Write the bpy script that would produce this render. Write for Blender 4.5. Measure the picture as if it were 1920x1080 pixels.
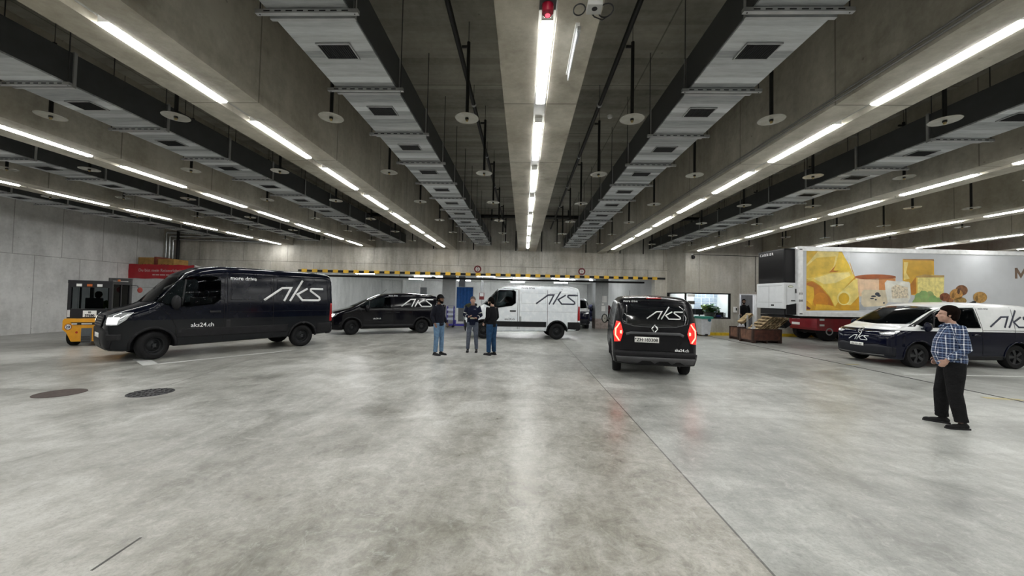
import bpy, bmesh, math, random
from mathutils import Vector, Matrix
from mathutils.bvhtree import BVHTree
random.seed(7)
for o in list(bpy.data.objects): bpy.data.objects.remove(o, do_unlink=True)
C = bpy.context.scene.collection
SC = bpy.context.scene
PI = math.pi
# ------------------------------------------------------------------ camera, world, exposure
FPX = 700.0
cam_d = bpy.data.cameras.new('camera'); cam = bpy.data.objects.new('camera', cam_d); C.objects.link(cam)
cam_d.sensor_width = 36.0; cam_d.lens = FPX/1920*36; cam_d.clip_start = 0.05; cam_d.clip_end = 200
Yc = Vector((21/FPX, -20/FPX, -1)).normalized()
Zc = Vector((0.02, 1, -19.58/FPX)).normalized()
Xc = Yc.cross(Zc).normalized(); Zc = Xc.cross(Yc).normalized()
cam.matrix_world = Matrix(((Xc[0], Xc[1], Xc[2], 0), (Yc[0], Yc[1], Yc[2], 0), (Zc[0], Zc[1], Zc[2], 1.75), (0, 0, 0, 1)))
SC.camera = cam
w = bpy.data.worlds.new('world'); SC.world = w; w.use_nodes = True
w.node_tree.nodes['Background'].inputs[0].default_value = (0.01, 0.011, 0.012, 1)
w.node_tree.nodes['Background'].inputs[1].default_value = 1.0
SC.view_settings.view_transform = 'Standard'; SC.view_settings.look = 'None'
SC.view_settings.gamma = 1.0; SC.view_settings.use_curve_mapping = False
SC.view_settings.exposure = 0.0
LAMP = 47.0           # emission strength of the tube lamps
SC.cycles.use_denoising = True
SC.cycles.max_bounces = 8; SC.cycles.diffuse_bounces = 5; SC.cycles.glossy_bounces = 4
SC.cycles.transparent_max_bounces = 12
SC.cycles.sample_clamp_indirect = 6.0

# ------------------------------------------------------------------ materials
class NT:
    def __init__(s, name):
        s.m = bpy.data.materials.new(name); s.m.use_nodes = True
        s.t = s.m.node_tree; s.b = s.t.nodes['Principled BSDF']; s.out = s.t.nodes['Material Output']
        s.tc = s.t.nodes.new('ShaderNodeTexCoord'); s.obj = s.tc.outputs['Object']
        s.sep = None
    def n(s, k): return s.t.nodes.new(k)
    def link(s, a, b): s.t.links.new(a, b)
    def put(s, v, sock):
        if hasattr(v, 'is_output') or isinstance(v, bpy.types.NodeSocket): s.link(v, sock)
        else: sock.default_value = v
    def xyz(s):
        if not s.sep:
            s.sep = s.n('ShaderNodeSeparateXYZ'); s.link(s.obj, s.sep.inputs[0])
        return s.sep.outputs[0], s.sep.outputs[1], s.sep.outputs[2]
    def math(s, op, a, b=0.0, c=0.0, clamp=False):
        nd = s.n('ShaderNodeMath'); nd.operation = op; nd.use_clamp = clamp
        s.put(a, nd.inputs[0]); s.put(b, nd.inputs[1])
        if op in ('MULTIPLY_ADD', 'COMPARE', 'WRAP', 'SMOOTH_MIN'): s.put(c, nd.inputs[2])
        return nd.outputs[0]
    def noise(s, scale, detail=4, rough=.55, stretch=None, dist=0.0, off=None):
        nd = s.n('ShaderNodeTexNoise'); nd.inputs['Scale'].default_value = scale
        nd.inputs['Detail'].default_value = detail; nd.inputs['Roughness'].default_value = rough
        nd.inputs['Distortion'].default_value = dist
        mp = s.n('ShaderNodeMapping'); s.link(s.obj, mp.inputs[0])
        if stretch: mp.inputs['Scale'].default_value = stretch
        if off: mp.inputs['Location'].default_value = off
        s.link(mp.outputs[0], nd.inputs['Vector'])
        return nd.outputs['Fac']
    def ramp(s, fac, stops):
        nd = s.n('ShaderNodeValToRGB'); s.link(fac, nd.inputs[0])
        cr = nd.color_ramp
        while len(cr.elements) < len(stops): cr.elements.new(.5)
        for e, (p, c) in zip(cr.elements, stops):
            e.position = p; e.color = (*(c if hasattr(c, '__len__') else (c, c, c)), 1)
        return nd.outputs[0]
    def mix(s, fac, a, b, mode='MIX'):
        nd = s.n('ShaderNodeMix'); nd.data_type = 'RGBA'; nd.blend_type = mode
        s.put(fac, nd.inputs[0])
        for v, i in ((a, 6), (b, 7)):
            if isinstance(v, bpy.types.NodeSocket): s.link(v, nd.inputs[i])
            else: nd.inputs[i].default_value = (*(v if hasattr(v, '__len__') else (v, v, v)), 1)
        return nd.outputs[2]
    def seam(s, c, w, off=0.0, t=.012):
        a = s.math('WRAP', s.math('SUBTRACT', c, off), w/2, -w/2)
        return s.math('LESS_THAN', s.math('ABSOLUTE', a), t)
    def bump(s, h, strength=.2, dist=.01):
        nd = s.n('ShaderNodeBump'); nd.inputs['Strength'].default_value = strength
        nd.inputs['Distance'].default_value = dist; s.link(h, nd.inputs['Height'])
        s.link(nd.outputs[0], s.b.inputs['Normal'])
    def base(s, v): s.put(v if isinstance(v, bpy.types.NodeSocket) else (*v, 1), s.b.inputs['Base Color'])
    def rough(s, v): s.put(v, s.b.inputs['Roughness'])

MC = {}
def M(name, col=(.5, .5, .5), rough=.5, metal=0.0, emit=None, es=1.0, coat=0.0, var=.12, vs=6.0, alpha=1.0, spec=None):
    if name in MC: return MC[name]
    if spec is None and max(col) < .04 and not emit: spec = .22
    nt = NT(name)
    if var:
        f = nt.noise(vs, 3)
        a = tuple(c*(1-var) for c in col); b = tuple(min(1, c*(1+var)) for c in col)
        nt.base(nt.ramp(f, [(.3, a), (.7, b)]))
        nt.rough(nt.math('MULTIPLY_ADD', f, .12, rough-.06, clamp=True))
    else:
        nt.base(col); nt.rough(rough)
    nt.b.inputs['Metallic'].default_value = metal
    nt.b.inputs['Coat Weight'].default_value = coat
    nt.b.inputs['Coat Roughness'].default_value = .05
    if spec is not None: nt.b.inputs['Specular IOR Level'].default_value = spec
    nt.b.inputs['Alpha'].default_value = alpha
    if emit:
        nt.b.inputs['Emission Color'].default_value = (*emit, 1); nt.b.inputs['Emission Strength'].default_value = es
    MC[name] = nt.m
    return nt.m

def concrete(name, dark, light, seams=(), grain=(1, 1, 1), rough=.75, streak=.35, warm=None, boards=None):
    """seams: list of (axis, spacing, offset, (axis2, lo, hi) or None)"""
    nt = NT(name)
    big = nt.noise(.45, 6, .6, dist=.4); fine = nt.noise(9, 8, .7); st = nt.noise(2.2, 5, .6, stretch=grain)
    f = nt.math('ADD', nt.math('MULTIPLY', big, .5), nt.math('ADD', nt.math('MULTIPLY', fine, .25), nt.math('MULTIPLY', st, streak)))
    k0 = .375+streak*.5; col = nt.ramp(f, [(k0-.11, dark), (k0+.11, light)])
    if warm: col = nt.mix(nt.ramp(nt.noise(.3, 4, off=(3, 9, 1)), [(.42, 0), (.68, .55)]), col, warm)
    xyz = nt.xyz()
    if boards:
        ax, wd = boards
        k = nt.math('FLOOR', nt.math('DIVIDE', xyz[ax], wd))
        wn = nt.n('ShaderNodeTexWhiteNoise'); wn.noise_dimensions = '1D'; nt.link(k, wn.inputs['W'])
        col = nt.mix(.32, col, nt.mix(wn.outputs[0], tuple(c*.55 for c in dark), tuple(min(1, c*1.15) for c in light)), 'MIX')
    holes = nt.n('ShaderNodeTexVoronoi'); holes.inputs['Scale'].default_value = 2.6; nt.link(nt.obj, holes.inputs['Vector'])
    pore = nt.math('LESS_THAN', holes.outputs['Distance'], .045)
    col = nt.mix(nt.math('MULTIPLY', pore, .45), col, tuple(c*.45 for c in dark))
    tot = None
    for ax, sp, off, lim in seams:
        s_ = nt.seam(xyz[ax], sp, off)
        if lim:
            a2, lo, hi = lim
            s_ = nt.math('MULTIPLY', s_, nt.math('MULTIPLY', nt.math('GREATER_THAN', xyz[a2], lo), nt.math('LESS_THAN', xyz[a2], hi)))
        tot = s_ if tot is None else nt.math('MAXIMUM', tot, s_)
    if tot is not None: col = nt.mix(nt.math('MULTIPLY', tot, .6), col, tuple(c*.35 for c in dark))
    nt.base(col); nt.rough(rough)
    nt.bump(nt.math('ADD', fine, nt.math('MULTIPLY', tot, -1.0) if tot is not None else 0.0), .25, .01)
    MC[name] = nt.m
    return nt.m

# ------------------------------------------------------------------ mesh helpers
class MB:
    def __init__(s): s.v = []; s.f = []; s.mi = []; s.cur = 0
    def add(s, vs, fs):
        k = len(s.v); s.v += [tuple(v) for v in vs]; s.f += [tuple(i+k for i in f) for f in fs]; s.mi += [s.cur]*len(fs); return s
    def box(s, x0, x1, y0, y1, z0, z1, rot=None, ctr=None):
        vs = [Vector((x, y, z)) for z in (z0, z1) for y in (y0, y1) for x in (x0, x1)]
        if rot:
            c = Vector(ctr) if ctr else Vector(((x0+x1)/2, (y0+y1)/2, (z0+z1)/2))
            vs = [c+rot @ (v-c) for v in vs]
        return s.add(vs, [(0, 2, 3, 1), (4, 5, 7, 6), (0, 1, 5, 4), (2, 6, 7, 3), (0, 4, 6, 2), (1, 3, 7, 5)])
    def cbox(s, c, d, rot=None):
        return s.box(c[0]-d[0]/2, c[0]+d[0]/2, c[1]-d[1]/2, c[1]+d[1]/2, c[2]-d[2]/2, c[2]+d[2]/2, rot)
    def tube(s, pts, r, n=10, cap=True):
        pts = [Vector(p) for p in pts]; rr = r if hasattr(r, '__len__') else [r]*len(pts)
        vs = []; fs = []; prev = None
        for i, p in enumerate(pts):
            d = ((pts[min(i+1, len(pts)-1)]-p).normalized()+(p-pts[max(i-1, 0)]).normalized())
            d = d.normalized() if d.length > 1e-6 else Vector((0, 0, 1))
            ref = Vector((0, 0, 1)) if abs(d.z) < .9 else Vector((1, 0, 0))
            if prev is not None and prev.cross(d).length > 1e-6: ref = prev
            u = (ref-d*ref.dot(d)); u = u.normalized() if u.length > 1e-6 else d.orthogonal().normalized()
            prev = u; v = d.cross(u)
            sc = 1.0
            vs += [p+(u*math.cos(2*PI*k/n)+v*math.sin(2*PI*k/n))*rr[i]*sc for k in range(n)]
        for i in range(len(pts)-1):
            for k in range(n):
                a = i*n+k; b = i*n+(k+1) % n; fs.append((a, b, b+n, a+n))
        if cap: fs.append(tuple(reversed(range(n)))); fs.append(tuple((len(pts)-1)*n+k for k in range(n)))
        return s.add(vs, fs)
    def cyl(s, p0, p1, r, n=16): return s.tube([p0, p1], r, n)
    def lathe(s, prof, axis='z', c=(0, 0, 0), n=24, closed=False):
        c = Vector(c); vs = []; fs = []; m = len(prof)
        for k in range(n):
            a = 2*PI*k/n
            for r, h in prof:
                x, y = r*math.cos(a), r*math.sin(a)
                p = {'z': (x, y, h), 'y': (x, h, y), 'x': (h, x, y)}[axis]
                vs.append(c+Vector(p))
        for k in range(n):
            for j in range(m if closed else m-1):
                a = k*m+j; b = k*m+(j+1) % m; c2 = ((k+1) % n)*m+(j+1) % m; d = ((k+1) % n)*m+j
                fs.append((a, b, c2, d))
        return s.add(vs, fs)
    def prism(s, poly, h0, h1, axis='y'):
        """poly 2d extruded along axis"""
        def P(a, b, h): return {'y': (a, h, b), 'x': (h, a, b), 'z': (a, b, h)}[axis]
        n = len(poly)
        vs = [P(a, b, h0) for a, b in poly]+[P(a, b, h1) for a, b in poly]
        fs = [tuple(reversed(range(n))), tuple(range(n, 2*n))]+[(i, (i+1) % n, (i+1) % n+n, i+n) for i in range(n)]
        return s.add(vs, fs)
    def ell(s, c, r, n=14, m=10, rot=None):
        vs = []; fs = []; c = Vector(c)
        for j in range(m+1):
            t = PI*j/m
            for k in range(n):
                a = 2*PI*k/n
                v = Vector((r[0]*math.sin(t)*math.cos(a), r[1]*math.sin(t)*math.sin(a), r[2]*math.cos(t)))
                if rot: v = rot @ v
                vs.append(c+v)
        for j in range(m):
            for k in range(n): fs.append((j*n+k, (j+1)*n+k, (j+1)*n+(k+1) % n, j*n+(k+1) % n))
        return s.add(vs, fs)
    def build(s, name, mat, parent=None, smooth=False, bevel=0, loc=None, rot=None, angle=35):
        me = bpy.data.meshes.new(name); me.from_pydata(s.v, [], s.f); me.validate()
        bm = bmesh.new(); bm.from_mesh(me)
        bmesh.ops.remove_doubles(bm, verts=bm.verts, dist=1e-5)
        bmesh.ops.recalc_face_normals(bm, faces=bm.faces)
        if bevel:
            es = [e for e in bm.edges if len(e.link_faces) == 2 and e.calc_face_angle(0) > .5]
            bmesh.ops.bevel(bm, geom=es, offset=bevel, segments=2, profile=.7, affect='EDGES', clamp_overlap=True)
        bm.to_mesh(me); bm.free()
        if isinstance(mat, (list, tuple)):
            for m_ in mat: me.materials.append(m_)
            if len(s.mi) == len(me.polygons):
                for p, i in zip(me.polygons, s.mi): p.material_index = i
        else: me.materials.append(mat)
        if smooth:
            for p in me.polygons: p.use_smooth = True
            if angle: me.set_sharp_from_angle(angle=math.radians(angle))
        o = bpy.data.objects.new(name, me); C.objects.link(o)
        if parent: o.parent = parent
        if loc: o.location = loc
        if rot: o.rotation_euler = rot
        return o

def tag(o, label, cat, group=None, kind=None):
    if label:
        o['label'] = label; n = len(label.replace('-', ' ').split())
        n = len(label.split())
        if n < 4 or n > 16: print('LABEL LENGTH', n, label)
    if cat: o['category'] = cat
    if group: o['group'] = group
    if kind: o['kind'] = kind
    return o
def thing(name, label, cat, loc=(0, 0, 0), rz=0.0, group=None):
    o = bpy.data.objects.new(name, None); C.objects.link(o)
    o.location = loc; o.rotation_euler = (0, 0, rz); o.empty_display_size = .2
    return tag(o, label, cat, group)
def structure(o): o['kind'] = 'structure'; return o
KIDS = {}
def dup(root, loc=None, rz=None, label=None):
    def cp(o, par):
        c = o.copy(); C.objects.link(c)
        if par: c.parent = par; c.matrix_parent_inverse = o.matrix_parent_inverse.copy()
        for ch in list(o.children): cp(ch, c)
        return c
    r = cp(root, None)
    if loc is not None: r.location = loc
    if rz is not None: r.rotation_euler = (0, 0, rz)
    if label: r['label'] = label
    return r
def evalmesh(o):
    dg = bpy.context.evaluated_depsgraph_get(); dg.update()
    me = bpy.data.meshes.new_from_object(o.evaluated_get(dg), preserve_all_data_layers=True, depsgraph=dg)
    return me

# ------------------------------------------------------------------ writing
def text_polys(txt, size, bold=0.0, align='CENTER', spacing=1.0):
    cu = bpy.data.curves.new('t', 'FONT'); cu.body = txt; cu.size = size; cu.align_x = align; cu.offset = bold
    cu.space_character = spacing; cu.resolution_u = 2
    o = bpy.data.objects.new('t', cu); C.objects.link(o)
    me = evalmesh(o)
    vs = [(v.co.x, v.co.y) for v in me.vertices]; fs = [tuple(p.vertices) for p in me.polygons]
    bpy.data.objects.remove(o); bpy.data.meshes.remove(me)
    return vs, fs
def ribbon(lines, wd):
    vs = []; fs = []
    for pl in lines:
        pl = [Vector(p) for p in pl]; L = []
        for i, p in enumerate(pl):
            a = (p-pl[i-1]).normalized() if i else (pl[1]-p).normalized()
            b = (pl[i+1]-p).normalized() if i < len(pl)-1 else a
            n1 = Vector((-a.y, a.x)); n2 = Vector((-b.y, b.x)); nn = (n1+n2)
            nn = nn.normalized() if nn.length > 1e-4 else n1
            k = wd/2/max(.45, nn.dot(n1)); L.append((p+nn*k, p-nn*k))
        o = len(vs)
        for l, r in L: vs += [tuple(l), tuple(r)]
        for i in range(len(L)-1): fs.append((o+2*i, o+2*i+1, o+2*i+3, o+2*i+2))
    return vs, fs
LOGO = [[(0, .012), (.28, .215), (.425, .221), (.308, 0)], [(.625, .356), (.404, 0)],
        [(.712, .221), (.529, .115), (.615, .014), (.905, .014), (.93, .03), (.925, .065), (.765, .18), (.768, .21), (.79, .218), (1.0, .218)]]
def logo_polys(width):
    vs, fs = ribbon(LOGO, .034)
    return [(x*width, y*width) for x, y in vs], fs
def flat2d(polys, name, mat, parent, loc, right, up, eps=.004, off=(0, 0), thick=.004):
    """lay 2d polys (vs, fs) on a plane"""
    vs, fs = polys; R = Vector(right).normalized(); U = Vector(up).normalized(); N = R.cross(U)
    L = Vector(loc); mb = MB()
    v3 = [L+R*(x+off[0])+U*(y+off[1])+N*eps for x, y in vs]
    v4 = [v-N*thick for v in v3]; n = len(v3)
    ff = list(fs)+[tuple(i+n for i in reversed(f)) for f in fs]
    cnt = {}
    for f in fs:
        for i in range(len(f)):
            a, b = f[i], f[(i+1) % len(f)]; cnt[(a, b)] = 1
    for (a, b) in list(cnt):
        if (b, a) not in cnt: ff.append((a, b, b+n, a+n))
    me = bpy.data.meshes.new(name); me.from_pydata([tuple(v) for v in v3+v4], [], ff); me.materials.append(mat)
    o = bpy.data.objects.new(name, me); C.objects.link(o)
    if parent: o.parent = parent
    return o
# ------------------------------------------------------------------ base materials
# polished concrete floor
nt = NT('polished_floor')
big = nt.noise(.35, 7, .62, dist=.6); med = nt.noise(1.6, 8, .65, dist=.8); fine = nt.noise(14, 8, .75)
scr = nt.noise(3.0, 7, .7, stretch=(1.0, .28, 1), dist=1.2)
f = nt.math('ADD', nt.math('MULTIPLY', big, .42), nt.math('ADD', nt.math('MULTIPLY', med, .3), nt.math('ADD', nt.math('MULTIPLY', fine, .16), nt.math('MULTIPLY', scr, .16))))
colr = nt.ramp(f, [(.44, (.20, .20, .18)), (.52, (.38, .38, .355)), (.60, (.58, .58, .555))])
colg = nt.ramp(f, [(.43, (.23, .235, .22)), (.52, (.40, .41, .39)), (.61, (.60, .61, .585))])
X, Y, Z = nt.xyz()
# older, browner slab between the joint lines
mx = nt.math('MULTIPLY', nt.math('LESS_THAN', X, 1.65), nt.ramp(nt.math('ADD', nt.math('MULTIPLY', Y, .06), nt.math('ADD', nt.math('MULTIPLY', X, -.06), nt.math('MULTIPLY', med, .4))), [(.28, 1), (.75, 0)]))
brown = nt.ramp(nt.math('ADD', nt.math('MULTIPLY', f, .6), nt.math('MULTIPLY', nt.noise(5, 8, .75, dist=1.0), .4)), [(.42, (.13, .12, .095)), (.5, (.30, .285, .24)), (.58, (.46, .445, .40))])
col = nt.mix(nt.math('GREATER_THAN', X, 1.65), colr, colg)
col = nt.mix(nt.math('MULTIPLY', mx, .85), col, brown)
# scuffs and wheel marks
sc = nt.ramp(nt.noise(1.1, 9, .78, stretch=(1, .5, 1), dist=2.2, off=(4, 2, 0)), [(.60, 0), (.70, .5)])
col = nt.mix(sc, col, (.17, .165, .15))
ring = nt.n('ShaderNodeTexWave'); ring.wave_type = 'RINGS'; ring.inputs['Scale'].default_value = .55; ring.inputs['Distortion'].default_value = 5
ring.inputs['Detail'].default_value = 3; mp = nt.n('ShaderNodeMapping'); mp.inputs['Location'].default_value = (-7, -1.5, 0); nt.link(nt.obj, mp.inputs[0]); nt.link(mp.outputs[0], ring.inputs['Vector'])
col = nt.mix(nt.math('MULTIPLY', nt.ramp(ring.outputs['Fac'], [(.86, 0), (.98, .22)]), nt.math('GREATER_THAN', X, 1.65)), col, (.22, .22, .21))
# joints: along Y at x=1.65 and -7, cross joint at y=6.45 (left)
j1 = nt.math('LESS_THAN', nt.math('ABSOLUTE', nt.math('SUBTRACT', X, 1.65)), .009)
j2 = nt.math('MULTIPLY', nt.math('LESS_THAN', nt.math('ABSOLUTE', nt.math('ADD', nt.math('MULTIPLY', nt.math('SUBTRACT', Y, 7.0), .2), nt.math('ADD', X, 6.64))), .008), nt.math('GREATER_THAN', Y, 6.8))
j3 = nt.math('MULTIPLY', nt.math('LESS_THAN', nt.math('ABSOLUTE', nt.math('SUBTRACT', Y, 6.28)), .008), nt.math('LESS_THAN', X, -6.6))
jj = nt.math('MAXIMUM', j1, nt.math('MAXIMUM', j2, j3))
col = nt.mix(nt.math('MULTIPLY', jj, .85), col, (.05, .05, .045))
vf = nt.noise(38, 6, .8); col = nt.mix(nt.ramp(vf, [(.48, 0), (.64, .38)]), col, (.16, .155, .14))
lt = nt.noise(6, 8, .8, dist=1.5, off=(7, 7, 0)); col = nt.mix(nt.ramp(lt, [(.54, 0), (.66, .35)]), col, (.66, .66, .63))
dk = nt.noise(2.6, 9, .8, dist=1.2, off=(1, 5, 0)); col = nt.mix(nt.ramp(dk, [(.57, 0), (.68, .45)]), col, (.17, .165, .145))
nt.base(col)
nt.rough(nt.math('ADD', nt.math('MULTIPLY', med, .22), nt.math('ADD', nt.math('MULTIPLY', fine, .16), .14)))
nt.b.inputs['Specular IOR Level'].default_value = .55
nt.bump(nt.math('ADD', nt.math('MULTIPLY', fine, .4), nt.math('MULTIPLY', jj, -2.0)), .12, .006)
FLOOR = nt.m

CB = concrete('beam_concrete', (.28, .262, .215), (.56, .535, .465), seams=[(1, 2.17, 4.99, None)], grain=(1, 1, .25), streak=.3, warm=(.29, .25, .185))
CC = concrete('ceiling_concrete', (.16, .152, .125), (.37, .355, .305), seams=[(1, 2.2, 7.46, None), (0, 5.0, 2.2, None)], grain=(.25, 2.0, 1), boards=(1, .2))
CWL = concrete('left_wall_concrete', (.50, .505, .505), (.78, .785, .785), seams=[(1, 1.5, 14.9, (2, 3.07, 9)), (1, 1.5, 14.05, (2, -1, 3.07)), (2, 40, 3.07, None)], grain=(1, 1, .3))
CWB = concrete('back_wall_concrete', (.33, .315, .275), (.62, .60, .55), seams=[(0, 2.3, 1.0, (2, 3.5, 9)), (0, 2.3, .1, (2, -1, 3.5)), (2, 40, 3.5, None)], grain=(1.4, 1, .18), streak=.5, warm=(.34, .29, .22))
CWR = concrete('office_wall_concrete', (.33, .32, .285), (.56, .55, .51), seams=[(0, 2.3, 9.35, (2, 3.3, 9)), (0, 2.3, 9.35, (2, -1, 3.3))], grain=(1.4, 1, .2), streak=.45, warm=(.36, .32, .25))
CFAR = concrete('far_wall_concrete', (.55, .56, .55), (.78, .79, .78), seams=[(0, 2.4, .4, None)], grain=(1, 1, .3))
COL = concrete('column_paint', (.36, .375, .385), (.52, .535, .545), grain=(1, 1, .3))

LAMPM = M('lamp_tube_glow', (1, 1, 1), .4, emit=(1.0, .998, .965), es=LAMP, var=0)
LFAR = M('far_lamp_glow', (1, 1, 1), .4, emit=(.97, .99, 1.0), es=55, var=0)
GALV = M('galvanised_steel', (.42, .43, .44), .42, .55, var=.18, vs=3)
nt = NT('duct_sheet')
X, Y, Z = nt.xyz()
k = nt.math('FLOOR', nt.math('DIVIDE', Y, .13))
wn = nt.n('ShaderNodeTexWhiteNoise'); wn.noise_dimensions = '1D'; nt.link(k, wn.inputs['W'])
zz = nt.noise(7, 6, .7, stretch=(.4, 3, 1))
nt.base(nt.ramp(nt.math('ADD', nt.math('MULTIPLY', wn.outputs[0], .5), nt.math('MULTIPLY', zz, .5)), [(.28, (.27, .285, .295)), (.72, (.64, .67, .69))]))
nt.b.inputs['Metallic'].default_value = .25; nt.rough(.5)
wv = nt.n('ShaderNodeTexWave'); wv.bands_direction = 'Y'; wv.inputs['Scale'].default_value = 2.4; nt.link(nt.obj, wv.inputs['Vector'])
nt.bump(wv.outputs['Fac'], .25, .01)
DUCT = nt.m
BLACKP = M('black_painted_pipe', (.02, .02, .02), .45, var=.2)
DARK = M('dark_metal', (.05, .05, .052), .5, .3)
BLK = M('black_plastic', (.018, .018, .02), .5)
VENT = M('vent_grille_dark', (.03, .032, .034), .5, .4)
DISCM = M('frosted_disc', (.62, .61, .56), .25, .2, alpha=.62)
WHITE = M('white_paint', (.78, .78, .77), .45, var=.04)

# ------------------------------------------------------------------ setting
HC = 6.08; HB = 4.39; ROT = math.atan(.075)
def wallY(x): return 20.7+.075*x
mb = MB()
mb.add([(-20.2, -11, 0), (30, -11, 0), (30, 38.2, 0), (-20.2, 38.2, 0), (-20.2, -11, -.3), (30, -11, -.3), (30, 38.2, -.3), (-20.2, 38.2, -.3)],
       [(0, 1, 2, 3), (7, 6, 5, 4), (0, 4, 5, 1), (1, 5, 6, 2), (2, 6, 7, 3), (3, 7, 4, 0)])
structure(mb.build('floor', FLOOR))
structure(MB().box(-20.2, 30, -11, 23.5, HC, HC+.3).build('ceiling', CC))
structure(MB().box(-19.6, -19.2, -11, 20.2, 0, HC).build('wall_left', CWL))
structure(MB().box(28, 28.4, -11, 23.5, 0, HC).build('wall_right', CWB))
structure(MB().box(-20, 28.4, -11, -10.6, 0, HC).build('wall_front', CWB))
# frame of the back walls: origin (0,20.7,0) turned by ROT
WL = (0, 20.7, 0); WR = (0, 0, ROT)
def loc2w(s, t, z=0):
    return Vector((s*math.cos(ROT)-t*math.sin(ROT), 20.7+s*math.sin(ROT)+t*math.cos(ROT), z))
mb = MB()
mb.box(-19.9, 8.3, 0, .45, 2.97, HC)          # over the opening
mb.box(-19.9, -12.2, 0, .45, 0, 2.97)
mb.box(7.42, 8.3, 0, .45, 0, 2.97)
structure(mb.build('wall_back', CWB, loc=WL, rot=WR))
# office wall (nearer plane t=-1.35) with window and door openings
S0 = 8.6; T0 = -1.12; SB = 8.08
mb = MB()
mb.box(S0, 28.3, T0, T0+.25, 2.25, HC)
mb.box(S0, 11.1, T0, T0+.25, 0, .88)
mb.box(11.1, 11.56, T0, T0+.25, 0, 2.25)
mb.box(12.56, 28.3, T0, T0+.25, 0, 2.25)
mb.box(11.56, 12.56, T0, T0+.25, 0, .14)
for z0_, z1_ in ((2.25, HC), (0, .88)): mb.prism([(S0, T0), (SB, 0.1), (SB+.26, .1), (S0+.26, T0+.01)], z0_, z1_, 'z')
structure(mb.build('wall_office', CWR, loc=WL, rot=WR))
KERB = M('yellow_kerb_paint', (.62, .42, .02), .5, var=.25, vs=4)
k1 = MB().box(S0-.1, 11.5, T0-.16, T0, 0, .15).build('trim_1', KERB, loc=WL, rot=WR, bevel=.01); structure(k1)
k2 = MB().box(12.6, 28, T0-.16, T0, 0, .15).build('trim_2', KERB, loc=WL, rot=WR, bevel=.01); structure(k2)
# far parking zone
structure(MB().box(-13, 9, .45, 16.5, 3.3, 3.55).build('ceiling_far', CFAR, loc=WL, rot=WR))
structure(MB().box(-13, 9, 16.2, 16.6, 0, 3.3).build('wall_far', CFAR, loc=WL, rot=WR))
structure(MB().box(-13.4, -12.6, .45, 16.4, 0, 3.3).build('wall_far_left', CFAR, loc=WL, rot=WR))
structure(MB().box(7.6, 8.0, .46, 16.4, 0, 3.3).build('wall_far_right', CFAR, loc=WL, rot=WR))
# hazard strip below the lintel
HY = M('hazard_yellow', (.70, .42, .03), .45); HK = M('hazard_black', (.012, .012, .012), .5)
hs = thing('hazard_strip', 'long black and yellow striped warning strip along the low lintel', 'warning strip', WL, ROT)
mbk = MB().box(-12.2, 8.0, -.045, .0, 2.98, 3.09); mbk.build('black_base', HK, hs)
x = -12.0; yb = MB().box(0, .27, -.075, -.045, 2.95, 3.12).build('yellow_block', HY, hs); yb.location = (x, 0, 0)
while x < 7.1:
    x += .55; a = yb.copy(); C.objects.link(a); a.location = (x, 0, 0)
# columns
for i, (s_, lab) in enumerate(((-4.35, 'grey concrete column behind the blue and white trolley'), (5.0, 'grey concrete column carrying paper notices, beside the white-topped van'))):
    c = thing('column', lab, 'column', tuple(loc2w(s_, 2.3)), ROT)
    MB().box(-.40, .40, -.25, .45, 0, 3.3).build('shaft', COL, c, bevel=.02)
    if i == 1:
        MB().box(-.405, .405, -.256, .455, 0, .62).build('worn_foot', M('worn_foot_paint', (.30, .25, .23), .7, var=.3, vs=9), c)
        MB().box(.02, .30, -.27, -.25, 1.62, 2.02).build('notice', WHITE, c)
        MB().box(-.02, .22, -.268, -.25, 1.08, 1.40).build('notice', WHITE, c)
        MB().box(-.01, .12, -.30, -.25, 1.46, 1.56).build('switch_box', WHITE, c)
        MB().cyl((.06, -.27, 1.56), (.06, -.27, 2.96), .015, 8).build('conduit', GALV, c)
c = thing('column', 'dark grey column right beside the hanging blue sheet', 'column', tuple(loc2w(-4.0, 7.0)), ROT)
MB().box(-.22, .22, -.3, .3, 0, 3.3).build('shaft', M('dark_column_paint', (.10, .105, .11), .6), c)

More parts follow.
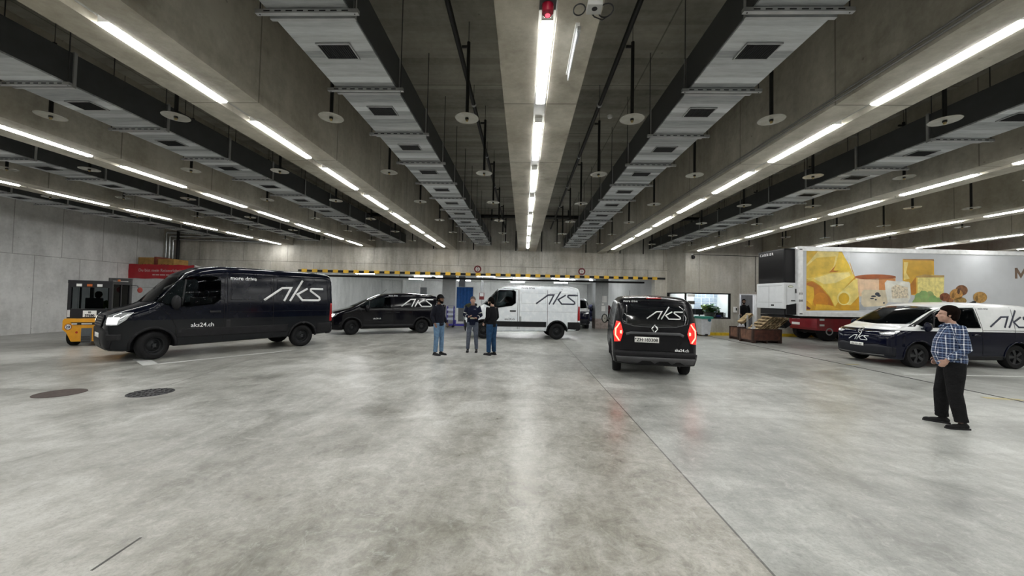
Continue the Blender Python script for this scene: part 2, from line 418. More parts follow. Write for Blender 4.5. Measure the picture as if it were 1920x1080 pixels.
# ------------------------------------------------------------------ beams
XB = [0.18+4.385*k for k in range(-4, 6)]
BN = {-4: 'fourth beam left of centre', -3: 'third beam left of centre', -2: 'second beam left of centre', -1: 'first beam left of centre', 0: 'centre beam',
      1: 'first beam right of centre', 2: 'second beam right of centre', 3: 'third beam right of centre', 4: 'fourth beam right of centre', 5: 'fifth beam right of centre'}
ORD = ['first', 'second', 'third', 'fourth', 'fifth', 'sixth', 'seventh', 'eighth', 'ninth', 'tenth', 'eleventh', 'twelfth']
GALVL = M('lamp_channel', (.30, .30, .285), .5, .2)
lamp_t = None
rear = MB()
for k in range(-3, 6):
    xc = 0.18+4.385*k
    ye = wallY(xc)+.15 if xc < 8.2 else 20.0+.075*(xc-8.6)+.1
    hw = .49; g = .085; gd = .10
    prof = [(xc-hw, HB), (xc-g, HB), (xc-g, HB+gd), (xc+g, HB+gd), (xc+g, HB), (xc+hw, HB), (xc+hw, HC), (xc-hw, HC)]
    structure(MB().prism(prof, -10.8, ye, 'y').build('beam_%d' % (k+4), CB, bevel=0))
    ch = MB().box(xc-g+.002, xc+g-.002, -10.5, ye-.5, HB+.085, HB+.098)
    structure(ch.build('lamp_channel_%d' % (k+4), GALVL))
    y = 3.49; i = 0
    while y+1.5 < ye-.05:
        lab = 'lit white tube lamp, %s from the front in the %s' % (ORD[i], BN[k])
        if lamp_t is None:
            L = thing('tube_lamp', lab, 'lamp', (xc, y, HB), 0, 'tube lamps along the concrete beams')
            MB().box(-.055, .055, 0, 1.5, .01, .084).build('housing', WHITE, L)
            prof2 = [(-.055, .01), (-.06, -.002), (-.04, -.015), (.04, -.015), (.06, -.002), (.055, .01)]
            MB().prism(prof2, .02, 1.48, 'y').build('diffuser', LAMPM, L)
            lamp_t = L
        else: L = dup(lamp_t, (xc, y, HB), 0, lab)
        y += 2.06; i += 1
    y = 1.43
    while y > -9.5:
        rear.prism([(xc-.05, HB+.03), (xc-.052, HB), (xc-.03, HB-.02), (xc+.03, HB-.02), (xc+.052, HB), (xc+.05, HB+.03)], y, y+1.48, 'y'); y -= 2.06
tag(rear.build('ceiling_lighting', LAMPM), 'rows of tube lamps behind the viewpoint', 'lamp', kind='stuff')

# ------------------------------------------------------------------ air ducts
DN = {0: 'galvanised air duct with grilles, just left of the centre beam', 1: 'galvanised air duct with grilles, just right of the centre beam',
      2: 'dark-sided air duct between first and second beams left of centre', 3: 'dark-sided air duct between second and third beams left of centre',
      4: 'air duct running close beside the bare left wall', 5: 'air duct between first and second beams right of centre'}
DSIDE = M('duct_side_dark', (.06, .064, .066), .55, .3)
def duct(xc, idx, y0=-2.0, wd=.84, ph=3.65):
    ye = wallY(xc)-.03; z0 = 4.65; z1 = 5.10
    if idx == 4: ye -= .5
    D = thing('air_duct', DN[idx], 'air duct', (xc, 0, 0), 0, 'air ducts under the ceiling')
    MB().box(-wd/2, wd/2, y0, ye, z0, z1).build('duct_body', DUCT, D)
    s = MB(); s.box(-wd/2-.012, -wd/2, y0, ye, z0+.02, z1+.01); s.box(wd/2, wd/2+.012, y0, ye, z0+.02, z1+.01); s.build('side_cladding', DSIDE, D)  # thin sheets that colour both duct sides darker than the duct body
    vm = rm = fm = rod = None
    y = ph+.64-1.41*4
    while y < ye-.3:
        if y > y0+.2:
            if vm is None:
                b = MB(); b.box(-.19, .19, -.13, .13, z0-.012, z0-.002); vm = b.build('vent', BLK, D)
                b = MB(); 
                for q in range(14): b.box(-.175+q*.026, -.168+q*.026, -.115, .115, z0-.02, z0-.012)
                b.build('grille_bars', VENT, vm); b = MB(); fr = b; fr.box(-.2, .2, -.145, -.125, z0-.018, z0-.003); fr.box(-.2, .2, .125, .145, z0-.018, z0-.003)
                fr.box(-.2, -.185, -.145, .145, z0-.018, z0-.003); fr.box(.185, .2, -.145, .145, z0-.018, z0-.003)
                g_ = fr.build('vent_frame', GALV, vm)
                vm.location = (0, y, 0)
            else:
                a = vm.copy(); C.objects.link(a); a.location = (0, y, 0)
                
                for ch_ in list(vm.children):
                    b2 = ch_.copy(); C.objects.link(b2); b2.parent = a
        y += 1.41
    y = ph-1.41*4
    while y < ye-.05:
        if y > y0:
            if rm is None:
                b = MB(); b.box(-wd/2-.11, wd/2+.11, -.022, .022, z0-.055, z0-.012)
                rm = b.build('hanger_rail', GALV, D); rm.location = (0, y, 0)
                b = MB()
                for q in range(8): b.box(-.44+q*.115, -.375+q*.115, -.024, .024, z0-.04, z0-.027)
                sl = b.build('rail_slots', BLK, rm)
                rod = MB().cyl((0, 0, z0-.06), (0, 0, HC), .007, 6).build('hanger_rod', DARK, D); rod.location = (-wd/2-.07, y, 0)
                rod2 = rod.copy(); C.objects.link(rod2); rod2.location = (wd/2+.07, y, 0)
                b = MB(); b.box(-wd/2-.03, wd/2+.03, .09, .13, z0-.03, z1+.03); fm = b.build('flange', GALV, D); fm.location = (0, y, 0)
            else:
                for q in (rm, rod, rod2, fm):
                    a = q.copy(); C.objects.link(a); a.location = (q.location.x, y, 0)
                    for ch_ in q.children:
                        b2 = ch_.copy(); C.objects.link(b2); b2.parent = a
        y += 1.41
duct(-2.25, 0); duct(2.63, 1); duct(-6.90, 2, wd=.84, ph=4.94); duct(-11.45, 3, wd=.8); duct(-16.1, 4, wd=.9); duct(7.46, 5, wd=.84, ph=5.15)

# ------------------------------------------------------------------ sprinklers with discs
XD = [(-14.4, 'in the fourth bay left of centre'), (-12.1, 'in the third bay left of centre'), (-10.1, 'in the inner third bay left of centre'), (-7.68, 'beside second beam left of centre'), (-5.6, 'beside first beam left of centre, outer side'),
      (-3.08, 'between left duct and first left beam'), (-.93, 'just left of the centre beam'), (1.62, 'just right of the centre beam'), (3.72, 'between right duct and first right beam'),
      (6.27, 'beside first beam right of centre, outer side'), (8.2, 'beside second beam right of centre, inner side'), (10.95, 'in the third bay right of centre, inner'),
      (12.55, 'in the third bay right of centre, outer'), (15.2, 'in the fourth bay right of centre')]
spt = None
PIPEX = {-1.06: -.93, 1.47: 1.62}
for xi, (xd, nm) in enumerate(XD):
    for i in range(6):
        y = 5.72+2.55*i
        if y > (wallY(xd) if xd < 8.4 else 20)-.3: continue
        lab = 'sprinkler disc on drop pipe, %s from front, %s' % (ORD[i], nm)
        if spt is None:
            S = thing('sprinkler', lab, 'sprinkler', (xd, y, 4.55), 0, 'sprinkler discs on black drop pipes')
            MB().lathe([(0, 0), (.18, -.012), (.186, -.006), (.18, .0), (0, .012)], n=32).build('disc', DISCM, S, smooth=True)
            MB().cyl((0, 0, -.03), (0, 0, 1.2), .027, 10).build('drop_pipe', BLACKP, S)
            MB().cyl((0, 0, 1.2), (0, 0, HC-4.55), .005, 6).build('support_rod', DARK, S)
            MB().tube([(-.105, 0, 1.13), (0, 0, 1.13)], .022, 8).build('branch_arm', BLACKP, S)
            MB().ell((0, 0, -.035), (.022, .022, .03), 10, 6).build('nozzle', M('brass_nozzle', (.35, .28, .14), .35, .8), S)
            spt = S
        else: S = dup(spt, (xd, y, 4.55), 0, lab)
def runpipe(x, z, lab, y0=-2, r=.04):
    ye = wallY(x)-.02
    P = thing('sprinkler_pipe', lab, 'pipe', (x, 0, 0), 0, 'black sprinkler supply pipes')
    MB().cyl((0, y0, z), (0, ye, z), r, 12).build('pipe_run', BLACKP, P, smooth=True)
    y = y0+1.2
    while y < ye:
        MB().cyl((x*0, y, z), (0, y, HC), .006, 6).build('hanger_rod', DARK, P); MB().cyl((0, y-.03, z), (0, y+.03, z), r+.012, 12).build('clamp', GALV, P); y += 2.75
runpipe(-1.08, 5.68, 'black sprinkler pipe running just left of the centre beam')
runpipe(1.46, 5.68, 'black sprinkler pipe running just right of the centre beam')
runpipe(-6.2, 5.30, 'black sprinkler pipe above the second duct left of centre')
runpipe(6.72, 5.30, 'black sprinkler pipe above the second duct right of centre')
P = thing('cross_pipe', 'thick black pipe crossing under the ceiling near the lintel wall', 'pipe', (0, 18, 5.72))
for k in range(-2, 2):
    xa = .18+4.385*k+.495; MB().cyl((xa, 0, 0), (xa+4.385-.99, 0, 0), .085, 14).build('pipe_run', BLACKP, P, smooth=True)
for x_ in (-2.9, -1.6, .9, 2.1, 3.2): MB().cyl((x_, 0, -.2), (x_, 0, .34), .03, 8).build('riser_stub', BLACKP, P)
# conduit along lower edge of first beam right of centre
P = thing('conduit_pair', 'thin grey conduit pair along lower edge of first beam right of centre', 'conduit', (4.565-.49, 0, HB))
b = MB(); b.cyl((-.015, -2, .05), (-.015, 20.9, .05), .012, 8); b.cyl((-.015, -2, .10), (-.015, 20.9, .10), .012, 8); b.build('pipe_run', M('grey_conduit', (.22, .22, .21), .5), P)
# black down rods on the wall (hanger stubs)
stub = None
for i, x_ in enumerate((-4.9, -2.75, -.45, .95, 3.4, 5.3, 6.6)):
    lab = 'short black drop pipe by the back wall, %s from the left' % ORD[i]
    if stub is None:
        stub = MB().cyl((0, 0, 0), (0, 0, 1.1), .03, 8).build('drop_pipe_stub', BLACKP, loc=(x_, wallY(x_)-.35, 4.35)); tag(stub, lab, 'pipe', 'short black pipes at the back wall')
    else: a = dup(stub, (x_, wallY(x_)-.35, 4.35), 0, lab)
# smoke detector
sd = thing('smoke_detector', 'small round white smoke detector on the ceiling right of centre', 'detector', (1.95, 8.7, HC))
MB().lathe([(0, -.06), (.05, -.055), (.06, -.03), (.065, 0)], n=20).build('sensor_body', WHITE, sd, smooth=True)

# ------------------------------------------------------------------ things on the centre beam
bc = thing('warning_beacon', 'red cylindrical warning beacon mounted before the first centre lamp', 'beacon', (.17, 3.28, HB))
MB().box(-.075, .075, -.12, .05, -.01, .02).build('mounting_plate', DARK, bc)
RED = M('red_beacon_lens', (.16, .004, .015), .2)
MB().lathe([(0, -.10), (.035, -.10), (.052, -.085), (.055, 0), (0, 0)], n=20).build('lens', RED, bc, smooth=True)
MB().lathe([(0, -.108), (.022, -.106), (.024, -.098), (0, -.098)], n=16).build('lit_cap', M('red_lit', (.8, .05, .08), .3, emit=(1, .1, .15), es=1.6), bc)
MB().box(.0, .06, -.3, -.12, .0, .06).build('driver_box', GALV, bc)
es = thing('exit_sign_plate', 'thin white hanging sign plate seen edge-on beside the first centre lamp', 'sign', (.47, 3.5, HB))
MB().box(-.004, .004, .05, .78, -.10, -.02).build('acrylic_plate', M('acrylic_plate_white', (.8, .82, .84), .15, emit=(.9, .95, 1), es=.3), es)
MB().box(-.02, .02, .0, .8, -.02, 0).build('top_rail', WHITE, es)
MB().box(.0, .03, .02, .22, -.06, -.018).build('driver_box', GALV, es)
jb = thing('junction_box', 'grey junction box with coiled black cables on the centre beam edge', 'junction box', (.585, 3.27, HB))
MB().box(-.065, .065, -.05, .07, -.05, 0).build('housing', M('box_grey', (.42, .43, .42), .5), jb, bevel=.006)
MB().lathe([(0, -.052), (.025, -.052), (.025, -.05)], n=16).build('knockout', BLK, jb)
b = MB()
for cx, cy, rr in ((-.13, .03, .07), (.11, .04, .085)):
    b.tube([(cx+rr*.75*math.cos(a*PI/10), cy+rr*math.sin(a*PI/10), -.03-.004*a/10) for a in range(21)], .006, 6)
b.tube([(-.02, .07, -.03), (.02, .12, -.03), (.1, .16, -.03), (.17, .1, -.02)], .006, 6)
b.build('cable_loops', BLK, jb)

# ------------------------------------------------------------------ floor fittings
mh = None
CAST = M('cast_iron', (.055, .055, .06), .6, .4, var=.4, vs=30)
CAST2 = M('rusty_cast_iron', (.075, .055, .05), .75, .2, var=.3, vs=20)
for i, (x_, y_, lab, mt) in enumerate(((-7.77, 6.11, 'solid dark manhole cover, the one nearer the left edge', CAST2), (-6.39, 6.30, 'round patterned iron manhole cover right of the solid one', CAST))):
    m_ = thing('manhole_cover', lab, 'manhole cover', (x_, y_, 0), 0)
    MB().lathe([(0, .006), (.31, .006), (.315, 0)], n=48).build('lid', mt, m_)
    if i:
        b = MB()
        for r_ in (.27, .21, .15, .09):
            nn = int(r_*60)
            for q in range(nn):
                a = 2*PI*q/nn; R_ = Matrix.Rotation(a, 3, 'Z')
                b.box(r_-.018, r_+.018, -.011, .011, .006, .012, R_, None) if False else b.add([R_ @ Vector(v) for v in [(r_-.02, -.012, .006), (r_+.02, -.012, .006), (r_+.02, .012, .006), (r_-.02, .012, .006), (r_-.02, -.012, .013), (r_+.02, -.012, .013), (r_+.02, .012, .013), (r_-.02, .012, .013)]], [(4, 5, 6, 7), (0, 1, 5, 4), (1, 2, 6, 5), (2, 3, 7, 6), (3, 0, 4, 7)])
        b.build('raised_studs', BLK, m_)
LINE = M('white_road_paint', (.66, .67, .66), .5, var=.1, vs=14)
def strip(name, pts, wd, mat, lab, cat, z=.004):
    pts = [Vector((*p, 0)) for p in pts]; b = MB()
    for a, c_ in zip(pts[:-1], pts[1:]):
        d = (c_-a).normalized(); n_ = Vector((-d.y, d.x, 0))*wd/2
        b.add([a+n_+Vector((0, 0, .0005)), a-n_+Vector((0, 0, .0005)), c_-n_+Vector((0, 0, .0005)), c_+n_+Vector((0, 0, .0005)), a+n_+Vector((0, 0, z)), a-n_+Vector((0, 0, z)), c_-n_+Vector((0, 0, z)), c_+n_+Vector((0, 0, z))],
              [(4, 5, 6, 7), (0, 1, 5, 4), (1, 2, 6, 5), (2, 3, 7, 6), (3, 0, 4, 7), (3, 2, 1, 0)])
    o = b.build(name, mat); 
    return structure(o)
strip('trim_3', [(-8.80, 8.75), (-7.18, 11.45)], .09, LINE, '', '')
strip('trim_4', [(-9.88, 9.42), (-8.82, 8.67)], .28, LINE, '', '')
strip('trim_5', [(9.8, 9.97), (17.5, 10.25)], .08, LINE, '', '')
strip('trim_6', [(10.1, 13.65), (17.5, 14.0)], .08, LINE, '', '')
DRAIN = M('slot_drain', (.03, .03, .03), .5, .4)
strip('trim_7', [(9.36, -2), (9.42, 7.3), (9.49, 11), (9.62, 19.6)], .05, DRAIN, '', '', z=.005)
FY = M('faded_yellow_paint', (.48, .42, .22), .6)
strip('trim_8', [(9.6, 11.4), (9.95, 11.4)], .12, FY, '', '')
strip('trim_9', [(9.0, 7.6), (9.6, 7.5)], .14, FY, '', '')

strip('trim_10', [(-2.66, 2.30), (-2.68, 2.62)], .016, M('floor_scar', (.10, .10, .095), .8), '', '', z=.002)
# ------------------------------------------------------------------ vehicles
TYRE = M('tyre_rubber', (.009, .009, .010), .75, var=.3, vs=12)
RIMD = M('dark_steel_rim', (.02, .021, .023), .45, .5)
RIMB = M('grey_hub', (.05, .052, .056), .4, .6)
PLAST = M('matte_black_bumper', (.012, .012, .014), .5, var=.2, vs=10)
INTER = M('cab_interior_dark', (.02, .02, .022), .8)
SEATM = M('seat_fabric', (.045, .045, .05), .85)
LOGOW = M('white_vinyl', (.82, .83, .84), .35, var=0)
LOGOD = M('dark_vinyl', (.03, .035, .06), .35, var=0)
REDL = M('red_lamp_lens', (.30, .008, .012), .15, coat=1, var=0)
REDLIT = M('lit_tail_lamp', (.8, .03, .02), .2, emit=(1, .02, .02), es=.9, var=0)
REDHOT = M('lit_tail_lamp_band', (1, .25, .15), .2, emit=(1, .12, .08), es=7.0, var=0)
HEADL = M('headlamp_lit', (1, 1, 1), .2, emit=(1, .97, .88), es=9.0, var=0)
HEADC = M('headlamp_clear', (.55, .57, .6), .08, .6, coat=1, var=0)
GAP = M('panel_gap_dark', (.006, .006, .007), .7, var=0)
PLATE = M('number_plate_white', (.75, .75, .72), .4, var=0, emit=(1, 1, .95), es=.12)
INK = M('black_ink', (.012, .012, .014), .5, var=0)
CHROME = M('chrome_badge', (.6, .61, .62), .15, 1.0, var=0)
nt = NT('tinted_glass'); nt.b.inputs['Base Color'].default_value = (.01, .012, .014, 1); nt.b.inputs['Roughness'].default_value = .03
tr = nt.n('ShaderNodeBsdfTransparent'); tr.inputs[0].default_value = (.42, .45, .46, 1)
mx = nt.n('ShaderNodeMixShader'); fr = nt.n('ShaderNodeFresnel'); fr.inputs[0].default_value = 1.5
nt.link(fr.outputs[0], mx.inputs[0]); nt.link(tr.outputs[0], mx.inputs[1]); nt.link(nt.b.outputs[0], mx.inputs[2]); nt.link(mx.outputs[0], nt.out.inputs[0])
nt.b.inputs['Specular IOR Level'].default_value = 1.0
GLASS = nt.m
GLOSSGL = M('privacy_glass', (.006, .007, .009), .04, coat=1, var=0)

def interp(pts, x):
    pts = sorted(pts)
    if x <= pts[0][0]: return pts[0][1]
    for (a, b), (c, d) in zip(pts, pts[1:]):
        if x <= c:
            t = (x-a)/(c-a) if c > a else 0
            return b+(d-b)*t
    return pts[-1][1]

def loft_body(top, bot, plan, belt, H, tum, rc, xs, low=.05):
    vs = []; NS = 11; NA = 6; ring = None; rows = []
    for x in xs:
        zt = interp(top, x); zb = interp(bot, x); w = interp(plan, x)
        r = min(rc, (zt-zb)*.30)
        def hw(z):
            k = 1.0
            if z > belt: k -= tum*((z-belt)/(H-belt))**1.25
            lz = (z-zb)/max(.01, (belt-zb))
            if lz < .35: k -= low*((.35-lz)/.35)**2
            return w*k
        pts = [(0, zb), (w*.5, zb), (hw(zb)-.05, zb)]
        z1 = zt-r
        for i in range(NS):
            z = zb+.03+(z1-zb-.03)*i/(NS-1); pts.append((hw(z), z))
        we = hw(z1)
        for i in range(1, NA+1):
            a = PI/2*i/NA
            pts.append((we-r*1.15+r*1.15*math.cos(a), z1+r*.85*math.sin(a)))
        yt = pts[-1][0]
        for q in (.75, .5, .25, 0): pts.append((yt*q, z1+r*.85+r*.15*(1-q*q)))
        rows.append((x, pts))
    m = len(rows[0][1]); mb = MB(); n = 2*m-2
    for x, pts in rows:
        full = [(y, z) for y, z in pts]+[(-y, z) for y, z in reversed(pts[1:-1])]
        vs += [(x, y, z) for y, z in full]
    fs = []
    for i in range(len(rows)-1):
        for k in range(n): fs.append((i*n+k, i*n+(k+1) % n, (i+1)*n+(k+1) % n, (i+1)*n+k))
    # end caps as strips between left and right points
    for base in (0, (len(rows)-1)*n):
        for k in range(m-1):
            a, b = base+k, base+k+1; c = base+(n-k-1) % n if k < m-1 else base; d = base+(n-k) % n
            q = [a, b, c, d]; q2 = []
            for t in q:
                if t not in q2: q2.append(t)
            if len(q2) > 2: fs.append(tuple(q2))
    mb.add(vs, fs)
    return mb

class Van:
    def __init__(s, label, loc, heading, group, spec, paint, kind='van', lit=False):
        s.sp = spec
        s.o = thing('delivery_van' if kind == 'van' else kind, label, 'van', (loc[0], loc[1], 0), heading, group)
        xs = spec['xs']
        mb = loft_body(spec['top'], spec['bot'], spec['plan'], spec['belt'], spec['H'], spec['tum'], spec['rc'], xs)
        body = mb.build('body', paint, s.o, smooth=True, angle=42)
        s.body = body
        bm = bmesh.new(); bm.from_mesh(body.data); s.bvh = BVHTree.FromBMesh(bm); bm.free()
        s.wr = spec['wr']; s.hw = spec['hw']
        # cut wheel wells and cab
        cut = MB()
        for wx in (0, spec['wb']):
            for sy in (-1, 1):
                y0, y1 = (s.hw-.34, s.hw+.2) if sy > 0 else (-s.hw-.2, -s.hw+.34)
                cut.lathe([(0, y0), (s.wr+.07, y0), (s.wr+.07, y1), (0, y1)], 'y', (wx, 0, s.wr), n=36)
        s.cutters = [(cut, PLAST)]
        if spec.get('sidewin') and spec.get('cab', True):
            c2 = MB(); sw = spec['sidewin']
            cx = sum(p[0] for p in sw)/len(sw); cz = sum(p[1] for p in sw)/len(sw)
            c2.prism([(cx+(x-cx)*.97, cz+(z-cz)*.95) for x, z in sw], -1.5, 1.5, 'y')
            s.cutters.append((c2, INTER))
            c3 = MB(); x0, x1, z0, z1, yw = spec['cabbox']
            c3.box(x0, x1, -yw, yw, z0, z1); s.cutters.append((c3, INTER))
            c4 = MB(); ws = spec['wscut']
            c4.add([(x, y, z) for y in (-ws[4], ws[4]) for x, z in ws[:4]], [(3, 2, 1, 0), (4, 5, 6, 7), (0, 1, 5, 4), (1, 2, 6, 5), (2, 3, 7, 6), (3, 0, 4, 7)])
            s.cutters.append((c4, INTER))
        tmp = []
        for c, m_ in s.cutters:
            co = c.build('cutter', m_); co.matrix_world = Matrix.Identity(4); tmp.append(co)
            co.parent = s.o
            md = body.modifiers.new('b', 'BOOLEAN'); md.operation = 'DIFFERENCE'; md.solver = 'EXACT'; md.object = co
            md.material_mode = 'TRANSFER'
        bpy.context.view_layer.update()
        me = evalmesh(body); body.modifiers.clear(); body.data = me; body.data.name = 'body'
        for co in tmp: bpy.data.objects.remove(co, do_unlink=True)
    # projection: angle a (0 = front, 90 = left side, 180 = rear, -90 right side), tilt
    def frame(s, a):
        a = math.radians(a); d = Vector((math.cos(a), math.sin(a), 0)); U = Vector((-math.sin(a), math.cos(a), 0))
        return d, U
    def project(s, vs, a, eps, rise=0):
        d, U = s.frame(a)
        if rise: d = (d+Vector((0, 0, rise))).normalized()
        out = []
        ok = []
        B0 = Vector((0, 0, 0))
        if 20 < abs(a) < 70: B0 = Vector((s.sp['f']-.9, 0, 0))
        if 110 < abs(a) < 165: B0 = Vector((s.sp['r']+.9, 0, 0))
        for u, z in vs:
            P = B0+U*u+Vector((0, 0, z)); o = P+d*6
            if rise: o = P+d*6
            h = s.bvh.ray_cast(o, -d)
            if h[0] is None:
                h = s.bvh.find_nearest(P+d*1.0)
                ok.append(0)
            else: ok.append(1)
            n_ = h[1] if h[1].dot(d) > 0 else -h[1]
            out.append(h[0]+n_*eps)
        return out
    def patch(s, name, poly, a, mat, parent=None, eps=.004, res=.09, rise=0, polys=None, thick=.003):
        if polys: vs, fs = polys
        else: vs, fs = [tuple(p) for p in poly], [tuple(range(len(poly)))]
        bm = bmesh.new(); bv = [bm.verts.new((x, y, 0)) for x, y in vs]
        for f in fs:
            try: bm.faces.new([bv[i] for i in f])
            except ValueError: pass
        us = [v[0] for v in vs]; zs = [v[1] for v in vs]
        for lo, hi, ax in ((min(us), max(us), 0), (min(zs), max(zs), 1)):
            k = math.floor(lo/res)*res
            while k < hi:
                if k > lo:
                    bmesh.ops.bisect_plane(bm, geom=bm.verts[:]+bm.edges[:]+bm.faces[:], plane_co=(k, 0, 0) if ax == 0 else (0, k, 0), plane_no=(1, 0, 0) if ax == 0 else (0, 1, 0))
                k += res
        bmesh.ops.triangulate(bm, faces=bm.faces)
        bm.verts.ensure_lookup_table()
        P = s.project([(v.co.x, v.co.y) for v in bm.verts], a, eps, rise)
        for v, p in zip(bm.verts, P): v.co = p
        d, _ = s.frame(a)
        for f in bm.faces: f.normal_update()
        me = bpy.data.meshes.new(name); 
        bmesh.ops.recalc_face_normals(bm, faces=bm.faces)
        if sum(f.normal.dot(d)*f.calc_area() for f in bm.faces) < 0: bmesh.ops.reverse_faces(bm, faces=bm.faces)
        bm.to_mesh(me); bm.free()
        me.materials.append(mat)
        for p in me.polygons: p.use_smooth = True
        o = bpy.data.objects.new(name, me); C.objects.link(o); o.parent = parent or s.o
        if thick:
            sm = o.modifiers.new('s', 'SOLIDIFY'); sm.thickness = thick; sm.offset = -1
        return o
    def lines(s, name, lines, wd, a, mat, eps=.003, parent=None):
        return s.patch(name, None, a, mat, parent, eps, polys=ribbon(lines, wd), thick=0.002)
    def text(s, name, txt, size, u, z, a, mat, bold=0.0, parent=None, eps=.005, align='CENTER'):
        vs, fs = text_polys(txt, size, bold, align)
        return s.patch(name, None, a, mat, parent, eps, res=.2, polys=([(x+u, y+z) for x, y in vs], fs), thick=.002)
    def logo(s, width, u, z, a, mat, shear=0):
        vs, fs = logo_polys(width)
        return s.patch('logo_lettering', None, a, mat, None, .016 if a == 180 else .006, res=.25, polys=([(x+u, y+z) for x, y in vs], fs), thick=.002)
    def wheels(s, steer=0.0, wd=.22, alloy=False):
        r = s.wr
        for wx in (0, s.sp['wb']):
            for sy in (1, -1):
                t = MB(); h = wd/2
                t.lathe([(r*.62, -h*.8), (r*.70, -h), (r*.93, -h*.98), (r, -h*.72), (r, h*.72), (r*.93, h*.98), (r*.70, h), (r*.62, h*.8)], 'y', (0, 0, 0), n=40, closed=True)
                w_ = t.build('wheel', TYRE, s.o, smooth=True, angle=50)
                w_.location = (wx, sy*(s.hw-wd/2-.03), r)
                if wx > 0: w_.rotation_euler = (0, 0, steer)
                q = MB()
                f = h*sy
                q.lathe([(0, f*.35), (r*.20, f*.35), (r*.24, f*.62), (r*.3, f*.55), (r*.44, f*.25), (r*.50, f*.3), (r*.57, f*.75), (r*.635, f*.84), (r*.635, -f*.84), (0, -f*.84)], 'y', n=36)
                rim = q.build('rim', RIMD, w_, smooth=True, angle=40)
                q = MB()
                q.lathe([(0, f*.72), (r*.13, f*.7), (r*.15, f*.34)], 'y', n=20)
                for k in range(5):
                    a = 2*PI*k/5; q.lathe([(0, f*.5), (.014, f*.5), (.014, f*.35)], 'y', (r*.18*math.cos(a), 0, r*.18*math.sin(a)), n=8)
                if alloy:
                    for k in range(5):
                        a = 2*PI*k/5
                        q.prism([(r*.12, -.03), (r*.6, -.045), (r*.6, .045), (r*.12, .03)], f*.6, f*.8, 'y')
                        n8 = 8; R_ = Matrix.Rotation(a, 3, 'Y')
                        for i in range(len(q.v)-n8, len(q.v)): q.v[i] = tuple(R_ @ Vector(q.v[i]))
                q.build('hub', RIMB, rim, smooth=True, angle=40)
    def arch(s, mat=None, wd=.07):
        for wx in (0, s.sp['wb']):
            for sy, a in ((1, 90), (-1, -90)):
                pl = []
                for k in range(21):
                    t = PI*(-.04+1.08*k/20); R_ = s.wr+.07+wd/2
                    pl.append((-sy*(wx+R_*math.cos(t)), s.wr+R_*math.sin(t)))
                s.patch('wheel_arch', None, a, mat or PLAST, None, .018, polys=ribbon([pl], wd), thick=.02, res=.2)
    def mirror(s, x, z, big=1.0, mat=None, sides=(1, -1)):
        y = s.hw
        for sy in sides:
            b = MB(); b.ell((x, sy*(y+.13), z), (.09*big, .10, .15*big), 14, 10); b.box(x-.03, x+.05, min(sy*(y-.12), sy*(y+.1)), max(sy*(y-.12), sy*(y+.1)), z-.09*big, z-.04*big)
            m_ = b.build('wing_mirror', mat or PLAST, s.o, smooth=True)
            g = MB(); g.lathe([(0, 0), (.075, 0), (.07, .004)], 'x', (x-.088*big, sy*(y+.13), z), n=18); 
            g.v = [(vx, sy*(y+.13)+(vy-sy*(y+.13))*.9, z+(vz-z)*1.55*big) for vx, vy, vz in g.v]
            g.build('mirror_glass', CHROME, m_)
    def seats(s, x, z, sy=(.45, -.45), h=.75):
        for y in sy:
            b = MB(); b.box(x-.12, x+.04, y-.24, y+.24, z, z+h*.72); b.ell((x-.04, y, z+h*.86), (.06, .13, .11), 10, 8)
            b.build('seat', SEATM, s.o, bevel=.03)
    def wheel_steer(s, x, y, z):
        b = MB(); n = 20; pts = []
        R_ = Matrix.Rotation(math.radians(62), 3, 'Y')
        for k in range(n+1):
            a = 2*PI*k/n; pts.append(Vector((x, y, z))+R_ @ Vector((.19*math.cos(a), .19*math.sin(a), 0)))
        b.tube(pts, .014, 6)
        b.tube([Vector((x, y, z)), Vector((x+.25, y, z-.15))], .03, 6)
        b.tube([pts[0], Vector((x, y, z)), pts[10]], .012, 6)
        b.build('steering_wheel', BLK, s.o)

def P_(*a): return list(a)
